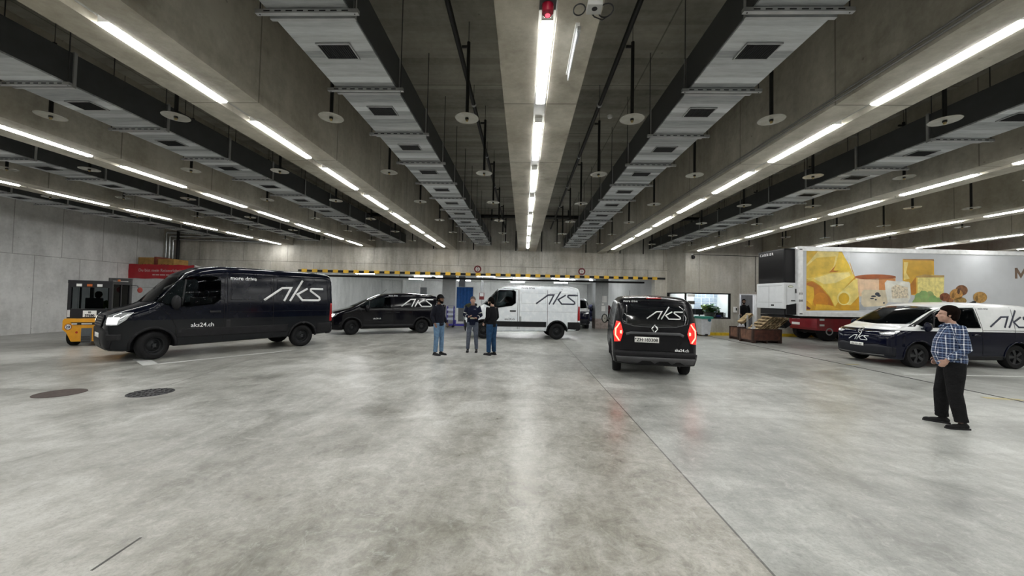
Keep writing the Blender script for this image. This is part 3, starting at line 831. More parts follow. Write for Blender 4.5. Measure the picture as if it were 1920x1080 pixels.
# ---- specs --------------------------------------------------------------
def master(L2, H2):
    wb = 3.682 if L2 else 3.182; r = -1.02; f = wb+.842
    H = 2.47 if H2 else 2.27
    d = wb
    if H2: roof = [(d-.62, 2.22), (d-.95, 2.38), (d-1.35, 2.45), (d-1.9, H), (-.6, H-.02), (-.93, H-.06), (-1.0, H-.16), (r, 2.0), (r-.005, 1.2)]
    else: roof = [(d-.62, 2.12), (d-.95, 2.21), (d-1.4, 2.26), (d-2.0, H), (-.6, H-.01), (-.93, H-.05), (-1.0, H-.14), (r, 1.9), (r-.005, 1.2)]
    top = [(f, .82), (f-.012, .95), (f-.04, 1.08), (f-.10, 1.17), (f-.22, 1.23), (f-.45, 1.30), (d+.12, 1.40), (d+.02, 1.46)]+roof
    bot = [(f, .50), (f-.02, .36), (f-.08, .27), (f-.3, .24), (d-.5, .30), (.5, .34), (-.4, .36), (r+.1, .38), (r, .42)]
    plan = [(f, .60), (f-.015, .70), (f-.05, .79), (f-.12, .87), (f-.25, .93), (f-.5, .975), (d-.3, 1.0), (d-1, 1.02), (0, 1.02), (r+.15, 1.0), (r+.04, .97), (r, .93)]
    xs = [f, f-.012, f-.03, f-.05, f-.08, f-.12, f-.17, f-.22, f-.32, f-.45, f-.58]+[d+.12, d+.02, d-.1, d-.22, d-.34, d-.46, d-.55, d-.62, d-.75, d-.95, d-1.15, d-1.35, d-1.65]
    x = d-1.95
    while x > -.6: xs.append(x); x -= .3
    xs += [-.6, -.75, -.86, -.93, -.97, -1.0, -1.012, r]
    e = .10 if H2 else 0
    side = [(d+.02, 1.42), (d-.10, 1.52), (d-.52, 1.98+.5*e), (d-.66, 2.06+.6*e), (d-1.28, 2.06+.8*e), (d-1.38, 1.98+.5*e), (d-1.38, 1.50), (d-1.22, 1.38), (d-.62, 1.29), (d-.30, 1.33)]
    return dict(top=top, bot=bot, plan=plan, belt=1.35, H=2.5, tum=.12, rc=.24, xs=xs, wb=wb, wr=.345, hw=1.0, sidewin=side,
                cabbox=(d-1.5, d-.35, 1.05, 1.98, .84), wscut=[(d-.05, 1.52), (d-.58, 2.1), (d-.85, 1.95), (d-.5, 1.3), .80], d=d, f=f, r=r, H2=H2, roof=H)
def kangoo():
    wb = 3.10; f = 4.02; r = -.88; d = wb
    top = [(f, .70), (f-.012, .80), (f-.04, .90), (f-.10, .97), (f-.25, 1.03), (f-.5, 1.09), (d+.12, 1.17), (d-.02, 1.23), (d-.5, 1.47), (d-.95, 1.67), (d-1.15, 1.74), (d-1.45, 1.80), (d-2.0, 1.84), (.5, 1.84), (-.3, 1.81), (-.55, 1.79), (-.68, 1.76), (-.76, 1.70), (-.82, 1.55), (-.85, 1.3), (-.87, 1.1), (r, 1.0)]
    bot = [(f, .42), (f-.02, .30), (f-.1, .22), (f-.4, .20), (d-.5, .24), (.5, .26), (-.4, .28), (-.7, .30), (r, .40)]
    plan = [(f, .50), (f-.02, .62), (f-.06, .71), (f-.14, .79), (f-.3, .86), (f-.6, .90), (d-.5, .92), (d-1.2, .93), (0, .93), (-.55, .915), (-.70, .90), (-.80, .87), (-.85, .83), (r, .79)]
    xs = [f, f-.012, f-.025, f-.04, f-.07, f-.1, f-.17, f-.25, f-.37, f-.5, f-.65, d+.12, d-.02, d-.15, d-.28, d-.41, d-.54, d-.68, d-.82, d-.95, d-1.05, d-1.15, d-1.3, d-1.45, d-1.7, d-2.0, .8, .5, .2, -.05, -.3, -.45, -.55, -.62, -.68, -.72, -.76, -.79, -.82, -.84, -.85, -.86, -.87, r]
    side = [(d-.28, 1.20), (d-.42, 1.30), (d-.98, 1.57), (d-1.2, 1.62), (d-1.62, 1.64), (d-1.66, 1.16), (d-1.0, 1.13), (d-.4, 1.13)]
    return dict(top=top, bot=bot, plan=plan, belt=1.05, H=1.84, tum=.17, rc=.20, xs=xs, wb=wb, wr=.325, hw=.91, sidewin=side,
                cabbox=(d-1.75, d-.75, .8, 1.52, .72), wscut=[(d-.12, 1.32), (d-.85, 1.66), (d-1.15, 1.5), (d-.8, .95), .70], d=d, f=f, r=r)
def buzz():
    wb = 2.99; f = 3.80; r = -.90; d = wb
    top = [(f, .78), (f-.01, .86), (f-.03, .94), (f-.08, 1.02), (f-.16, 1.08), (f-.3, 1.13), (f-.45, 1.17), (d+.26, 1.20), (d-.15, 1.45), (d-.55, 1.67), (d-.72, 1.76), (d-.95, 1.83), (d-1.4, 1.89), (.9, 1.91), (0, 1.89), (-.5, 1.86), (-.68, 1.82), (-.78, 1.74), (-.84, 1.55), (-.88, 1.2), (r, 1.0)]
    bot = [(f, .48), (f-.02, .34), (f-.1, .24), (f-.4, .20), (d-.5, .22), (.5, .24), (-.4, .26), (-.7, .30), (r, .40)]
    plan = [(f, .58), (f-.015, .68), (f-.05, .77), (f-.12, .85), (f-.25, .905), (f-.5, .945), (d-.6, .96), (0, .96), (-.55, .945), (-.70, .92), (-.80, .89), (r, .80)]
    xs = [f, f-.01, f-.02, f-.03, f-.05, f-.08, f-.12, f-.16, f-.23, f-.3, f-.38, f-.45, d+.26, d+.15, d+.02, d-.15, d-.28, d-.42, d-.55, d-.64, d-.72, d-.82, d-.95, d-1.15, d-1.4, d-1.8, .9, .5, .2, -.1, -.3, -.5, -.6, -.68, -.73, -.78, -.81, -.84, -.86, -.88, r]
    side = [(d+.08, 1.22), (d-.50, 1.58), (d-.75, 1.68), (d-1.25, 1.735), (d-1.75, 1.75), (d-1.86, 1.16), (d-1.0, 1.15), (d-.2, 1.15)]
    return dict(top=top, bot=bot, plan=plan, belt=1.10, H=1.92, tum=.15, rc=.20, xs=xs, wb=wb, wr=.345, hw=.945, sidewin=side,
                cabbox=(d-1.95, d-.4, .85, 1.6, .76), wscut=[(d+.12, 1.32), (d-.62, 1.70), (d-1.0, 1.5), (d-.6, .98), .76], d=d, f=f, r=r)

def paint(name, col, rough=.16, lower=None, zl=.95, coat=.6, front=None):
    nt = NT(name)
    fz = nt.noise(5, 4)
    c = nt.mix(nt.ramp(fz, [(.35, 0), (.75, .35)]), col, tuple(min(1, x*1.5+.004) for x in col))
    if lower:
        X, Y, Z = nt.xyz()
        zz = zl
        if front:   # the light colour dips to a point at the nose
            zz = nt.math('SUBTRACT', zl, nt.math('MULTIPLY', nt.math('MAXIMUM', nt.math('SUBTRACT', nt.math('MULTIPLY', X, 1.0), front), 0.0), -.02))
        c = nt.mix(nt.math('GREATER_THAN', Z, zz), lower, c)
        zz2 = zl
    nt.base(c); nt.rough(nt.math('MULTIPLY_ADD', fz, .1, rough-.03))
    nt.b.inputs['Coat Weight'].default_value = coat; nt.b.inputs['Coat Roughness'].default_value = .06
    nt.b.inputs['Specular IOR Level'].default_value = .5 if max(col) > .1 and not lower else .24
    return nt.m
PNAVY = paint('black_blue_van_paint', (.003, .004, .009), .11, lower=(.011, .012, .014), zl=.98, coat=0)  # greyer lower half: reflection of the floor put into the paint colour
PBLACK = paint('black_van_paint', (.003, .003, .005), .08, coat=.1)
PBLACK2 = paint('dark_grey_van_paint', (.006, .006, .008), .2, lower=(.012, .012, .014), zl=.62, coat=0)
PWHITE = paint('white_van_paint', (.78, .83, .88), .25, coat=.5)
PDUO = paint('white_over_navy_paint', (.78, .80, .81), .12, lower=(.003, .004, .014), zl=1.055, coat=.15)

# ---- big dark van, left ------------------------------------------------
def big_van(label, loc, heading, white=False, H2=True, L2=True, steer=0.0, grp='delivery vans'):
    sp = master(L2, H2)
    v = Van(label, loc, heading, grp, sp, PWHITE if white else PNAVY)
    d, f, r = sp['d'], sp['f'], sp['r']; lg = LOGOD if white else LOGOW
    sw = sp['sidewin']
    v.patch('side_window', [(-x, z) for x, z in sw], 90, GLASS, eps=.002)
    v.patch('side_window', [(x, z) for x, z in sw], -90, GLASS, eps=.002)
    zt = 2.13 if H2 else 2.06
    v.patch('windscreen', [(-.86, 1.45), (-.80, 1.75), (-.70, zt), (.70, zt), (.80, 1.75), (.86, 1.45), (.5, 1.42), (0, 1.41), (-.5, 1.42)], 0, GLASS, eps=.003, res=.12)
    trim = PLAST
    # window surround + quarter divider
    v.lines('window_divider', [[(-(d-.52), 1.36), (-(d-.60), 2.02)]], .035, 90, BLK, eps=.005)
    v.lines('window_divider', [[((d-.52), 1.36), ((d-.60), 2.02)]], .035, -90, BLK, eps=.005)
    # panel gaps
    H = sp['roof']
    for a, sg in ((90, -1), (-90, 1)):
        door = [[(sg*(d-1.46), .42), (sg*(d-1.46), 1.3), (sg*(d-1.47), 2.06+.05*H2), (sg*(d-.7), 2.13+.07*H2), (sg*(d-.45), 1.95), (sg*(d+.07), 1.46), (sg*(d-.28), 1.1), (sg*(d-.42), .8), (sg*(d-.42), .40)]]
        rail = [[(sg*(d-1.52), H-.28), (sg*(-.70), H-.28)], [(sg*(d-1.56), 1.42), (sg*(-.74), 1.42)]] 
        slide = [[(sg*(d-1.53), .42), (sg*(d-1.53), H-.20)], [(sg*(d-2.75), .42), (sg*(d-2.75), H-.20)], [(sg*(r+.12), .62), (sg*(r+.12), H-.2)]]
        pan = [[(sg*(d-1.62), H-.34), (sg*(d-2.68), H-.34), (sg*(d-2.68), 1.5), (sg*(d-1.62), 1.5), (sg*(d-1.62), H-.34)], [(sg*(d-2.85), H-.34), (sg*(r+.2), H-.34), (sg*(r+.2), 1.5), (sg*(d-2.85), 1.5), (sg*(d-2.85), H-.34)]]
        v.lines('panel_gaps', door+slide, .014, a, GAP)
        v.lines('pressed_panel_edges', pan+[[(sg*(d-1.58), 1.16), (sg*(r+.15), 1.16)]], .012, a, GAP if not white else M('panel_shadow', (.45, .48, .5), .4))
        # lower cladding
        clad = [(sg*(d-.45), .52), (sg*(d-.45), .68), (sg*(d-.55), .74), (sg*(d-2.0), .74), (sg*.48, .74), (sg*.48, .52), (sg*(d-2.0), .52)]
        v.patch('side_cladding', clad, a, PLAST, eps=.014, thick=.018)
        v.patch('side_cladding', [(sg*(-.46), .45), (sg*(-.46), .74), (sg*(r+.02), .74), (sg*(r+.02), .42)], a, PLAST, eps=.014, thick=.018)
        v.lines('door_handle', [[(sg*(d-1.38), 1.17), (sg*(d-1.12), 1.17)]], .055, a, BLK, eps=.025)
        v.patch('door_recess', [(sg*(d-1.52), .60), (sg*(d-1.52), .95), (sg*(d-1.62), .95), (sg*(d-1.62), .60)] , a, M('dull_recess', (.02, .02, .022), .6) if not white else M('grey_fuel_flap', (.4, .42, .43), .5), eps=.004)
    v.arch(wd=.055)
    # nose: bumper, grille, lights
    v.patch('bumper', [(-.80, .30), (-.86, .5), (-.80, .74), (-.45, .80), (.45, .80), (.80, .74), (.86, .5), (.80, .30), (.4, .27), (-.4, .27)], 0, PLAST, eps=.016, thick=.02)
    g = v.patch('grille', [(-.46, .84), (-.50, 1.04), (-.30, 1.10), (.30, 1.10), (.50, 1.04), (.46, .84), (.3, .80), (-.3, .80)], 0, BLK, eps=.02)
    v.lines('grille_bars', [[(-.44, z), (.44, z)] for z in (.86, .92, .98, 1.04)], .012, 0, CHROME, eps=.028, parent=g)
    v.patch('air_intake', [(-.35, .36), (-.38, .52), (.38, .52), (.35, .36)], 0, BLK, eps=.02)
    for a, sg in ((38, 1), (-38, -1)):
        hl = v.patch('headlight', [(sg*.05, .86), (sg*.0, 1.09), (sg*.20, 1.16), (sg*.47, 1.17), (sg*.40, 1.0), (sg*.28, .87)], a, HEADC, eps=.012, thick=.015)
        v.patch('lamp_unit', [(sg*.07, .90), (sg*.05, 1.04), (sg*.30, 1.05), (sg*.27, .90)], a, HEADC if white else HEADL, hl, eps=.018)
        v.patch('fog_lamp_pocket', [(sg*.10, .50), (sg*.08, .66), (sg*.34, .66), (sg*.34, .52)], a, BLK, eps=.024)
    v.mirror(d-.38, 1.42, 1.2)
    # tail
    v.patch('rear_bumper', [(-.95, .40), (-.97, .70), (.97, .70), (.95, .40)], 180, PLAST, eps=.03, thick=.03)
    for sg, nm in ((1, 0), (-1, 0)):
        v.patch('tail_light', [(-sg*(r+.01), .80), (-sg*(r+.03), 1.40), (-sg*(r+.10), 1.40), (-sg*(r+.13), .80)], 90*sg, REDL, eps=.012)
    v.lines('rear_door_gap', [[(0, .45), (0, H-.2)]], .015, 180, GAP)
    v.seats(d-1.15, 1.0); v.wheel_steer(d-.62, .42, 1.33)
    v.wheels(steer, .23)
    # lettering (left side u=-x, right side u=x)
    return v, lg

pr = Vector((-8.21, 12.91)); h = -2.154
vA, lg = big_van('large black high-roof panel van with white lettering, headlights lit, beside yellow forklift', (pr.x, pr.y), h, steer=.38)
d = 3.682
vA.logo(1.62, -(-.72+1.62), 1.50, 90, LOGOW) if False else None
vA.logo(1.86, -1.20, 1.47, 90, LOGOW)
vA.text('slogan_lettering', 'more drive', .15, -(d-1.62)+.32, 2.06, 90, LOGOW, .003)
vA.text('web_lettering', 'aks24.ch', .15, -(d-.98), .775, 90, LOGOW, .002)
vA.patch('number_plate', [(-.26, .56), (-.26, .67), (.26, .67), (.26, .56)], 0, PLATE, eps=.03)
# ---- white van ------------------------------------------------------------
h = -3.053
vC, lg = big_van('white panel van with large dark lettering parked beneath the round signs', (1.40, 17.28), h, white=True, H2=False, L2=False, steer=.1)
d = 3.182
vC.logo(1.82, -.93, 1.47, 90, LOGOD)
vC.text('slogan_lettering', 'more drive', .13, -(d-1.90), 2.10, 90, LOGOD, .001)
vC.text('web_lettering', 'aks24.ch', .13, -(d-1.12), .79, 90, LOGOD, .001)
# ---- black small vans ---------------------------------------------------
def small_van(label, loc, heading, pt, lit_rear=False, lit_front=False, steer=0.0):
    sp = kangoo(); v = Van(label, loc, heading, 'delivery vans', sp, pt)
    d, f, r = sp['d'], sp['f'], sp['r']; sw = sp['sidewin']
    v.patch('side_window', [(-x, z) for x, z in sw], 90, GLASS, eps=.002)
    v.patch('side_window', [(x, z) for x, z in sw], -90, GLASS, eps=.002)
    v.patch('windscreen', [(-.74, 1.22), (-.70, 1.45), (-.60, 1.69), (0, 1.71), (.60, 1.69), (.70, 1.45), (.74, 1.22), (0, 1.20)], 0, GLASS, eps=.003, res=.12)
    for a, sg in ((90, -1), (-90, 1)):
        v.lines('panel_gaps', [[(sg*(d-1.72), .36), (sg*(d-1.74), 1.64), (sg*(d-1.2), 1.70), (sg*(d-.3), 1.24), (sg*(d-.44), .8), (sg*(d-.46), .36)],
                               [(sg*(d-1.76), .34), (sg*(d-1.78), 1.66), (sg*(d-2.62), 1.66), (sg*(d-2.62), .5)], [(sg*(r+.13), .55), (sg*(r+.17), 1.6)]], .012, a, GAP)
        v.lines('side_strip', [[(sg*(d-1.8), 1.16), (sg*(-.5), 1.16)]], .02, a, BLK, eps=.008)
        v.lines('door_handle', [[(sg*(d-1.62), .96), (sg*(d-1.44), .96)]], .035, a, pt, eps=.03)
        v.lines('door_handle', [[(sg*(d-1.86), .96), (sg*(d-2.04), .96)]], .035, a, pt, eps=.03)
        v.patch('side_cladding', [(sg*(d-.42), .28), (sg*(d-.42), .44), (sg*.40, .44), (sg*.40, .30)], a, PLAST, eps=.012, thick=.014)
        v.lines('window_divider', [[(sg*(d-.70), 1.14), (sg*(d-.72), 1.44)]], .03, a, BLK, eps=.005)
    v.arch(wd=.06)
    v.patch('bumper', [(-.72, .28), (-.76, .5), (-.5, .60), (.5, .60), (.76, .5), (.72, .28), (0, .24)], 0, PLAST, eps=.014)
    v.patch('grille', [(-.48, .68), (-.50, .80), (.50, .80), (.48, .68)], 0, BLK, eps=.014)
    v.patch('air_intake', [(-.5, .34), (-.45, .48), (.45, .48), (.5, .34)], 0, BLK, eps=.02)
    for a, sg in ((36, 1), (-36, -1)):
        hl = v.patch('headlight', [(sg*.02, .74), (sg*.0, .87), (sg*.22, .92), (sg*.40, .93), (sg*.30, .80), (sg*.18, .73)], a, HEADC, eps=.012)
        v.patch('lamp_unit', [(sg*.04, .77), (sg*.04, .86), (sg*.26, .88), (sg*.20, .77)], a, HEADL if lit_front else HEADC, hl, eps=.018)
    v.mirror(d-.62, 1.14, .95, mat=pt)
    b = MB(); b.tube([(d-1.25, .35, 1.75), (d-1.52, .35, 1.98)], .006, 6); b.build('antenna', BLK, v.o)
    # tail
    v.patch('rear_bumper', [(-.84, .34), (-.87, .56), (-.80, .60), (.80, .60), (.87, .56), (.84, .34), (.5, .31), (-.5, .31)], 180, PLAST, eps=.035, thick=.04)
    v.patch('bumper_step', [(-.78, .40), (-.80, .48), (.80, .48), (.78, .40)], 180, M('grey_bumper_step', (.06, .06, .065), .5), eps=.07, thick=.05)
    rd = .12
    v.lines('rear_door_gap', [[(-rd*1.0, .62), (-rd, 1.72)], [(-.74, .62), (-.76, 1.2), (-.66, 1.70), (.66, 1.70), (.76, 1.2), (.74, .62), (-.74, .62)]], .014, 180, GAP)
    v.patch('rear_glass', [(-.70, 1.20), (-.69, 1.35), (-.60, 1.62), (.60, 1.62), (.69, 1.35), (.70, 1.20), (.45, 1.14), (0, 1.12), (-.45, 1.14)], 180, GLOSSGL, eps=.006, res=.15)
    v.lines('glass_outline', [[(-.70, 1.30), (-.68, 1.20), (-.45, 1.14), (0, 1.12), (.45, 1.14), (.68, 1.20), (.70, 1.30)]], .012, 180, M('dull_grey_seal', (.10, .10, .11), .5), eps=.012)
    v.lines('plate_bar', [[(-.62, .96), (-.52, .99), (.52, .99), (.60, .95)]], .055, 180, M('grey_trim_bar', (.07, .072, .078), .4), eps=.03)
    v.patch('high_brake_light', [(-.16, 1.735), (-.16, 1.775), (.16, 1.775), (.16, 1.735)], 180, REDL, eps=.012)
    for a, sg in ((150, 1), (-150, -1)):
        m0 = REDLIT if lit_rear else REDL
        # u grows to the vehicle's right when seen from behind: outer edge = sg side
        t_ = v.patch('tail_light', [(-sg*.30, .74), (-sg*.27, 1.02), (-sg*.30, 1.26), (-sg*.42, 1.20), (-sg*.50, 1.0), (-sg*.44, .76)] , a, m0, eps=.014) if False else None
    for sg in (1, -1):
        a = 180
        o_ = [(sg*.885, .74), (sg*.885, 1.0), (sg*.83, 1.25), (sg*.72, 1.24), (sg*.68, 1.0), (sg*.72, .76)]
        t_ = v.patch('tail_light', [(sg*.86, .78), (sg*.88, 1.0), (sg*.82, 1.24), (sg*.74, 1.22), (sg*.68, 1.0), (sg*.74, .80)], a, REDLIT if lit_rear else REDL, eps=.014, res=.05)
        if lit_rear:
            v.lines('light_band', [[(sg*.755, 1.20), (sg*.835, 1.07), (sg*.835, .93), (sg*.765, .81)]], .026, a, REDHOT, eps=.02, parent=t_)
            v.patch('inner_lamp', [(sg*.71, .96), (sg*.71, 1.04), (sg*.75, 1.03), (sg*.75, .97)], a, REDHOT, t_, eps=.02)
    b = MB(); pts = [(0, .085), (.062, 0), (0, -.085), (-.062, 0), (0, .085)]
    v.lines('maker_badge', [[(x, z+1.04+.05) for x, z in pts]], .026, 180, CHROME, eps=.02)
    v.seats(d-1.55, .75, h=.75); v.wheel_steer(d-1.0, .38, 1.08)
    v.wheels(steer, .20)
    return v
# B: beyond the first, seen from its left side
pr = Vector((-5.25, 18.57)); hv = Vector((math.cos(-2.642), math.sin(-2.642)))
vB = small_van('glossy black compact van with white lettering, standing behind the large black van', (pr.x, pr.y), math.atan2(hv.y, hv.x), PBLACK, lit_front=True, steer=.35)
vB.logo(1.52, -.98, 1.22, 90, LOGOW)
vB.text('slogan_lettering', 'more drive', .09, -1.35, 1.68, 90, LOGOW)
vB.text('web_lettering', 'aks24.ch', .10, -2.05, .66, 90, LOGOW, .001)
# D: rear view
pr = Vector((3.14, 9.37)); hv = Vector((math.cos(1.374), math.sin(1.374)))
vD = small_van('dark grey compact van seen from behind with glowing red tail lights', (pr.x, pr.y), math.atan2(hv.y, hv.x), PBLACK2, lit_rear=True)
vD.logo(.92, -.12-.22, 1.26, 180, LOGOW) if False else vD.logo(.76, -.17, 1.30, 180, LOGOW)
pl = vD.patch('number_plate', [(-.43, .79), (-.43, .91), (.09, .91), (.09, .79)], 180, PLATE, eps=.02, res=.6)
vD.text('plate_characters', 'ZH·183308', .098, -.16, .815, 180, INK, .002, parent=pl, eps=.026)
sh = vD.patch('canton_shield', [(-.42, .865), (-.42, .885), (-.395, .885), (-.395, .865), (-.407, .845)], 180, INK, pl, eps=.025)
vD.text('web_lettering', 'aks24.ch', .085, .57, .62, 180, LOGOW, .002)
vD.text('slogan_lettering', 'more drive', .07, -.52, 1.66, 180, LOGOW)
# ---- rounded two-tone vans -------------------------------------------------
def duo_van(label, loc, heading, steer=0):
    sp = buzz(); v = Van(label, loc, heading, 'delivery vans', sp, PDUO)
    d, f, r = sp['d'], sp['f'], sp['r']; sw = sp['sidewin']
    NV = M('navy_paint_trim', (.003, .004, .014), .12)
    v.patch('side_window', [(-x, z) for x, z in sw], 90, GLASS, eps=.003)
    v.patch('side_window', [(x, z) for x, z in sw], -90, GLASS, eps=.003)
    v.patch('windscreen', [(-.82, 1.24), (-.76, 1.5), (-.66, 1.74), (0, 1.77), (.66, 1.74), (.76, 1.5), (.82, 1.24), (0, 1.20)], 0, GLASS, eps=.004, res=.12)
    # dark pillar wraps and quarter glass
    for a, sg in ((90, -1), (-90, 1)):
        v.patch('pillar_wrap', [(sg*(d+.22), 1.17), (sg*(d-.52), 1.60), (sg*(d-.78), 1.71), (sg*(d-.60), 1.62), (sg*(d+.04), 1.22), (sg*(d+.1), 1.17)], a, BLK, eps=.006)
        v.lines('window_divider', [[(sg*(d-.42), 1.15), (sg*(d-.52), 1.55)]], .05, a, BLK, eps=.008)
        v.lines('panel_gaps', [[(sg*(d-1.9), .36), (sg*(d-1.9), 1.1), (sg*(d-1.8), 1.78)], [(sg*(d-.62), 1.1), (sg*(d-.56), .8), (sg*(d-.6), .36)], [(sg*(.10), .9), (sg*.10, 1.78)], [(sg*(d-1.9), 1.10), (sg*(r+.2), 1.10)]], .012, a, GAP)
        v.patch('side_cladding', [(sg*(d-.46), .24), (sg*(d-.46), .37), (sg*.44, .37), (sg*.44, .26)], a, PLAST, eps=.01, thick=.012)
        v.lines('door_handle', [[(sg*(d-1.80), .96), (sg*(d-1.6), .96)]], .035, a, NV, eps=.022)
    v.arch(mat=NV, wd=.03)
    v.patch('bumper', [(-.86, .30), (-.88, .56), (-.55, .62), (0, .56), (.55, .62), (.88, .56), (.86, .30), (0, .24)], 0, M('bumper_mesh', (.014, .015, .02), .5), eps=.012)
    v.lines('chrome_lip', [[(-.7, .33), (0, .30), (.7, .33)]], .018, 0, M('speckled_lip', (.25, .25, .25), .4), eps=.02)
    # navy face with v-shaped top edge
    v.patch('navy_face', [(-.93, .60), (-.93, 1.02), (-.6, 1.03), (-.25, 1.02), (-.12, 1.00), (0, .985), (.12, 1.00), (.25, 1.02), (.6, 1.03), (.93, 1.02), (.93, .60), (.5, .62), (0, .57), (-.5, .62)], 0, NV, eps=.005, res=.08)
    v.lines('light_bar', [[(-.55, .985), (-.15, .96)], [(.15, .96), (.55, .985)]], .012, 0, HEADC, eps=.014)
    b = v.lines('maker_badge', [[(.075*math.cos(k*PI/10), .99+.075*math.sin(k*PI/10)) for k in range(21)], [(-.05, 1.03), (0, .94), (.05, 1.03)]], .013, 0, CHROME, eps=.02)
    for a, sg in ((30, 1), (-30, -1)):
        hl = v.patch('headlight', [(sg*.10, .90), (sg*.04, .96), (sg*.30, 1.02), (sg*.48, 1.04), (sg*.42, .96), (sg*.30, .90)], a, HEADC, eps=.012)
        v.patch('lamp_unit', [(sg*.20, .93), (sg*.18, .965), (sg*.40, .99), (sg*.36, .94)], a, M('led_running_light', (.9, .9, .9), .2, emit=(1, 1, 1), es=.8), hl, eps=.018)
    v.mirror(d-.10, 1.18, .9, mat=NV)
    v.patch('number_plate', [(-.16, .60), (-.16, .70), (.16, .70), (.16, .60)], 0, PLATE, eps=.03) if False else None
    pl = v.patch('number_plate', [(-.28, .53), (-.28, .62), (.14, .62), (.14, .53)], 0, PLATE, eps=.025, res=.5)
    vs, fs = logo_polys(.62)
    v.patch('logo_lettering', None, 0, LOGOW, None, .018, res=.2, polys=([(x-.33, y+.70) for x, y in vs], fs), thick=.002)
    v.logo(1.42, -.85, 1.19, 90, LOGOD)
    v.text('slogan_lettering', 'more drive', .07, -.95, 1.70, 90, LOGOD)
    b = MB(); b.prism([(.25, 1.88), (.05, 1.96), (.0, 1.96), (.0, 1.88)], -.015, .015, 'y'); b.build('roof_fin', BLK, v.o)
    v.seats(d-1.35, .85, h=.8); v.wheel_steer(d-.78, .40, 1.14)
    v.wheels(steer, .235, alloy=True)
    return v
vE = duo_van('white over navy rounded van behind the man in the checked shirt', (14.19, 12.16), 3.215, steer=0)
hv = Vector((-.10, -.99)).normalized()
tl = vE.text('plate_characters', 'ZH 121 387', .07, -.07, .548, 0, INK, parent=None, eps=.032)
# F: same kind, under the low ceiling beyond the white van
lfF = Vector((-hv.y, hv.x)); pr = Vector((3.05, 22.4))-hv*3.8
vF = duo_van('white over navy van peeping out behind the white van\'s tail', (pr.x, pr.y), math.atan2(hv.y, hv.x))
for v_ in (vA, vB, vC, vD): v_.o.scale = (1, 1, 1.035)
# ------------------------------------------------------------------ people
def etube(mb, pts, rad, n=14, cap=.6):
    """elliptic tube: pts, rad=[(r_side, r_other)]; side axis is local y unless along it"""
    pts = [Vector(p) for p in pts]; vs = []; fs = []
    P = [pts[0]]+pts+[pts[-1]]; R = [(.001, .001)]+list(rad)+[(.001, .001)]
    d0 = (pts[1]-pts[0]).normalized(); d1 = (pts[-1]-pts[-2]).normalized()
    P[0] = pts[0]-d0*rad[0][1]*cap; P[-1] = pts[-1]+d1*rad[-1][1]*cap
    for i, p in enumerate(P):
        j = min(max(i-1, 0), len(pts)-1)
        d = (pts[min(j+1, len(pts)-1)]-pts[max(j-1, 0)]).normalized()
        s_ = Vector((0, 1, 0)); s_ = s_-d*s_.dot(d)
        if s_.length < .2: s_ = Vector((1, 0, 0)); s_ = s_-d*s_.dot(d)
        s_.normalize(); o_ = d.cross(s_)
        for k in range(n):
            a = 2*PI*k/n; vs.append(p+s_*math.cos(a)*R[i][0]+o_*math.sin(a)*R[i][1])
    for i in range(len(P)-1):
        for k in range(n): fs.append((i*n+k, i*n+(k+1) % n, (i+1)*n+(k+1) % n, (i+1)*n+k))
    fs.append(tuple(reversed(range(n)))); fs.append(tuple((len(P)-1)*n+k for k in range(n)))
    mb.add(vs, fs)
def fuse(mb, name, mat, parent, voxel=.012, sm=4, disp=None):
    o = mb.build(name, mat, parent)
    m = o.modifiers.new('r', 'REMESH'); m.mode = 'VOXEL'; m.voxel_size = voxel; m.use_smooth_shade = True
    if sm: q = o.modifiers.new('s', 'SMOOTH'); q.factor = .5; q.iterations = sm
    me = evalmesh(o); o.modifiers.clear(); o.data = me; me.name = name
    for p in me.polygons: p.use_smooth = True
    return o
def lerp(a, b, t): return Vector(a)*(1-t)+Vector(b)*t
def hand(mb, wr, d, pn, side, curl=.5, sc=1.0):
    """palm + 5 fingers. d pointing direction, pn palm normal, side: direction of the thumb"""
    d = Vector(d).normalized(); pn = Vector(pn); pn = (pn-d*pn.dot(d)).normalized(); t = d.cross(pn)
    if t.dot(Vector(side)) < 0: t = -t
    wr = Vector(wr)
    M3 = Matrix((t, d, pn)).transposed()
    mb.ell(wr+d*.045*sc, (.041*sc, .055*sc, .017*sc), 12, 8, rot=M3)
    for i, (off, ln) in enumerate(((.030, .072), (.011, .080), (-.009, .074), (-.028, .058))):
        b = wr+d*.085*sc+t*off*sc; pts = [b-d*.03*sc]; cur = d.copy(); ang = 0
        for q, fr in enumerate((.45, .32, .23)):
            pts.append(pts[-1]+cur*ln*fr*sc*(1.0 if q else 1.35))
            ang += curl*(.75+.15*i*.5); cur = (d*math.cos(ang)+pn*math.sin(ang)).normalized()
        mb.tube(pts, [.0098*sc, .0095*sc, .0088*sc, .0078*sc], 8)
    b = wr+d*.02*sc+t*.03*sc
    mb.tube([b, b+(t*.7+d*.6).normalized()*.035*sc, b+(t*.75+d*.9+pn*.3).normalized()*.066*sc, b+(t*.6+d*1.2+pn*.6).normalized()*.088*sc], [.013*sc, .0115*sc, .0105*sc, .008*sc], 8)

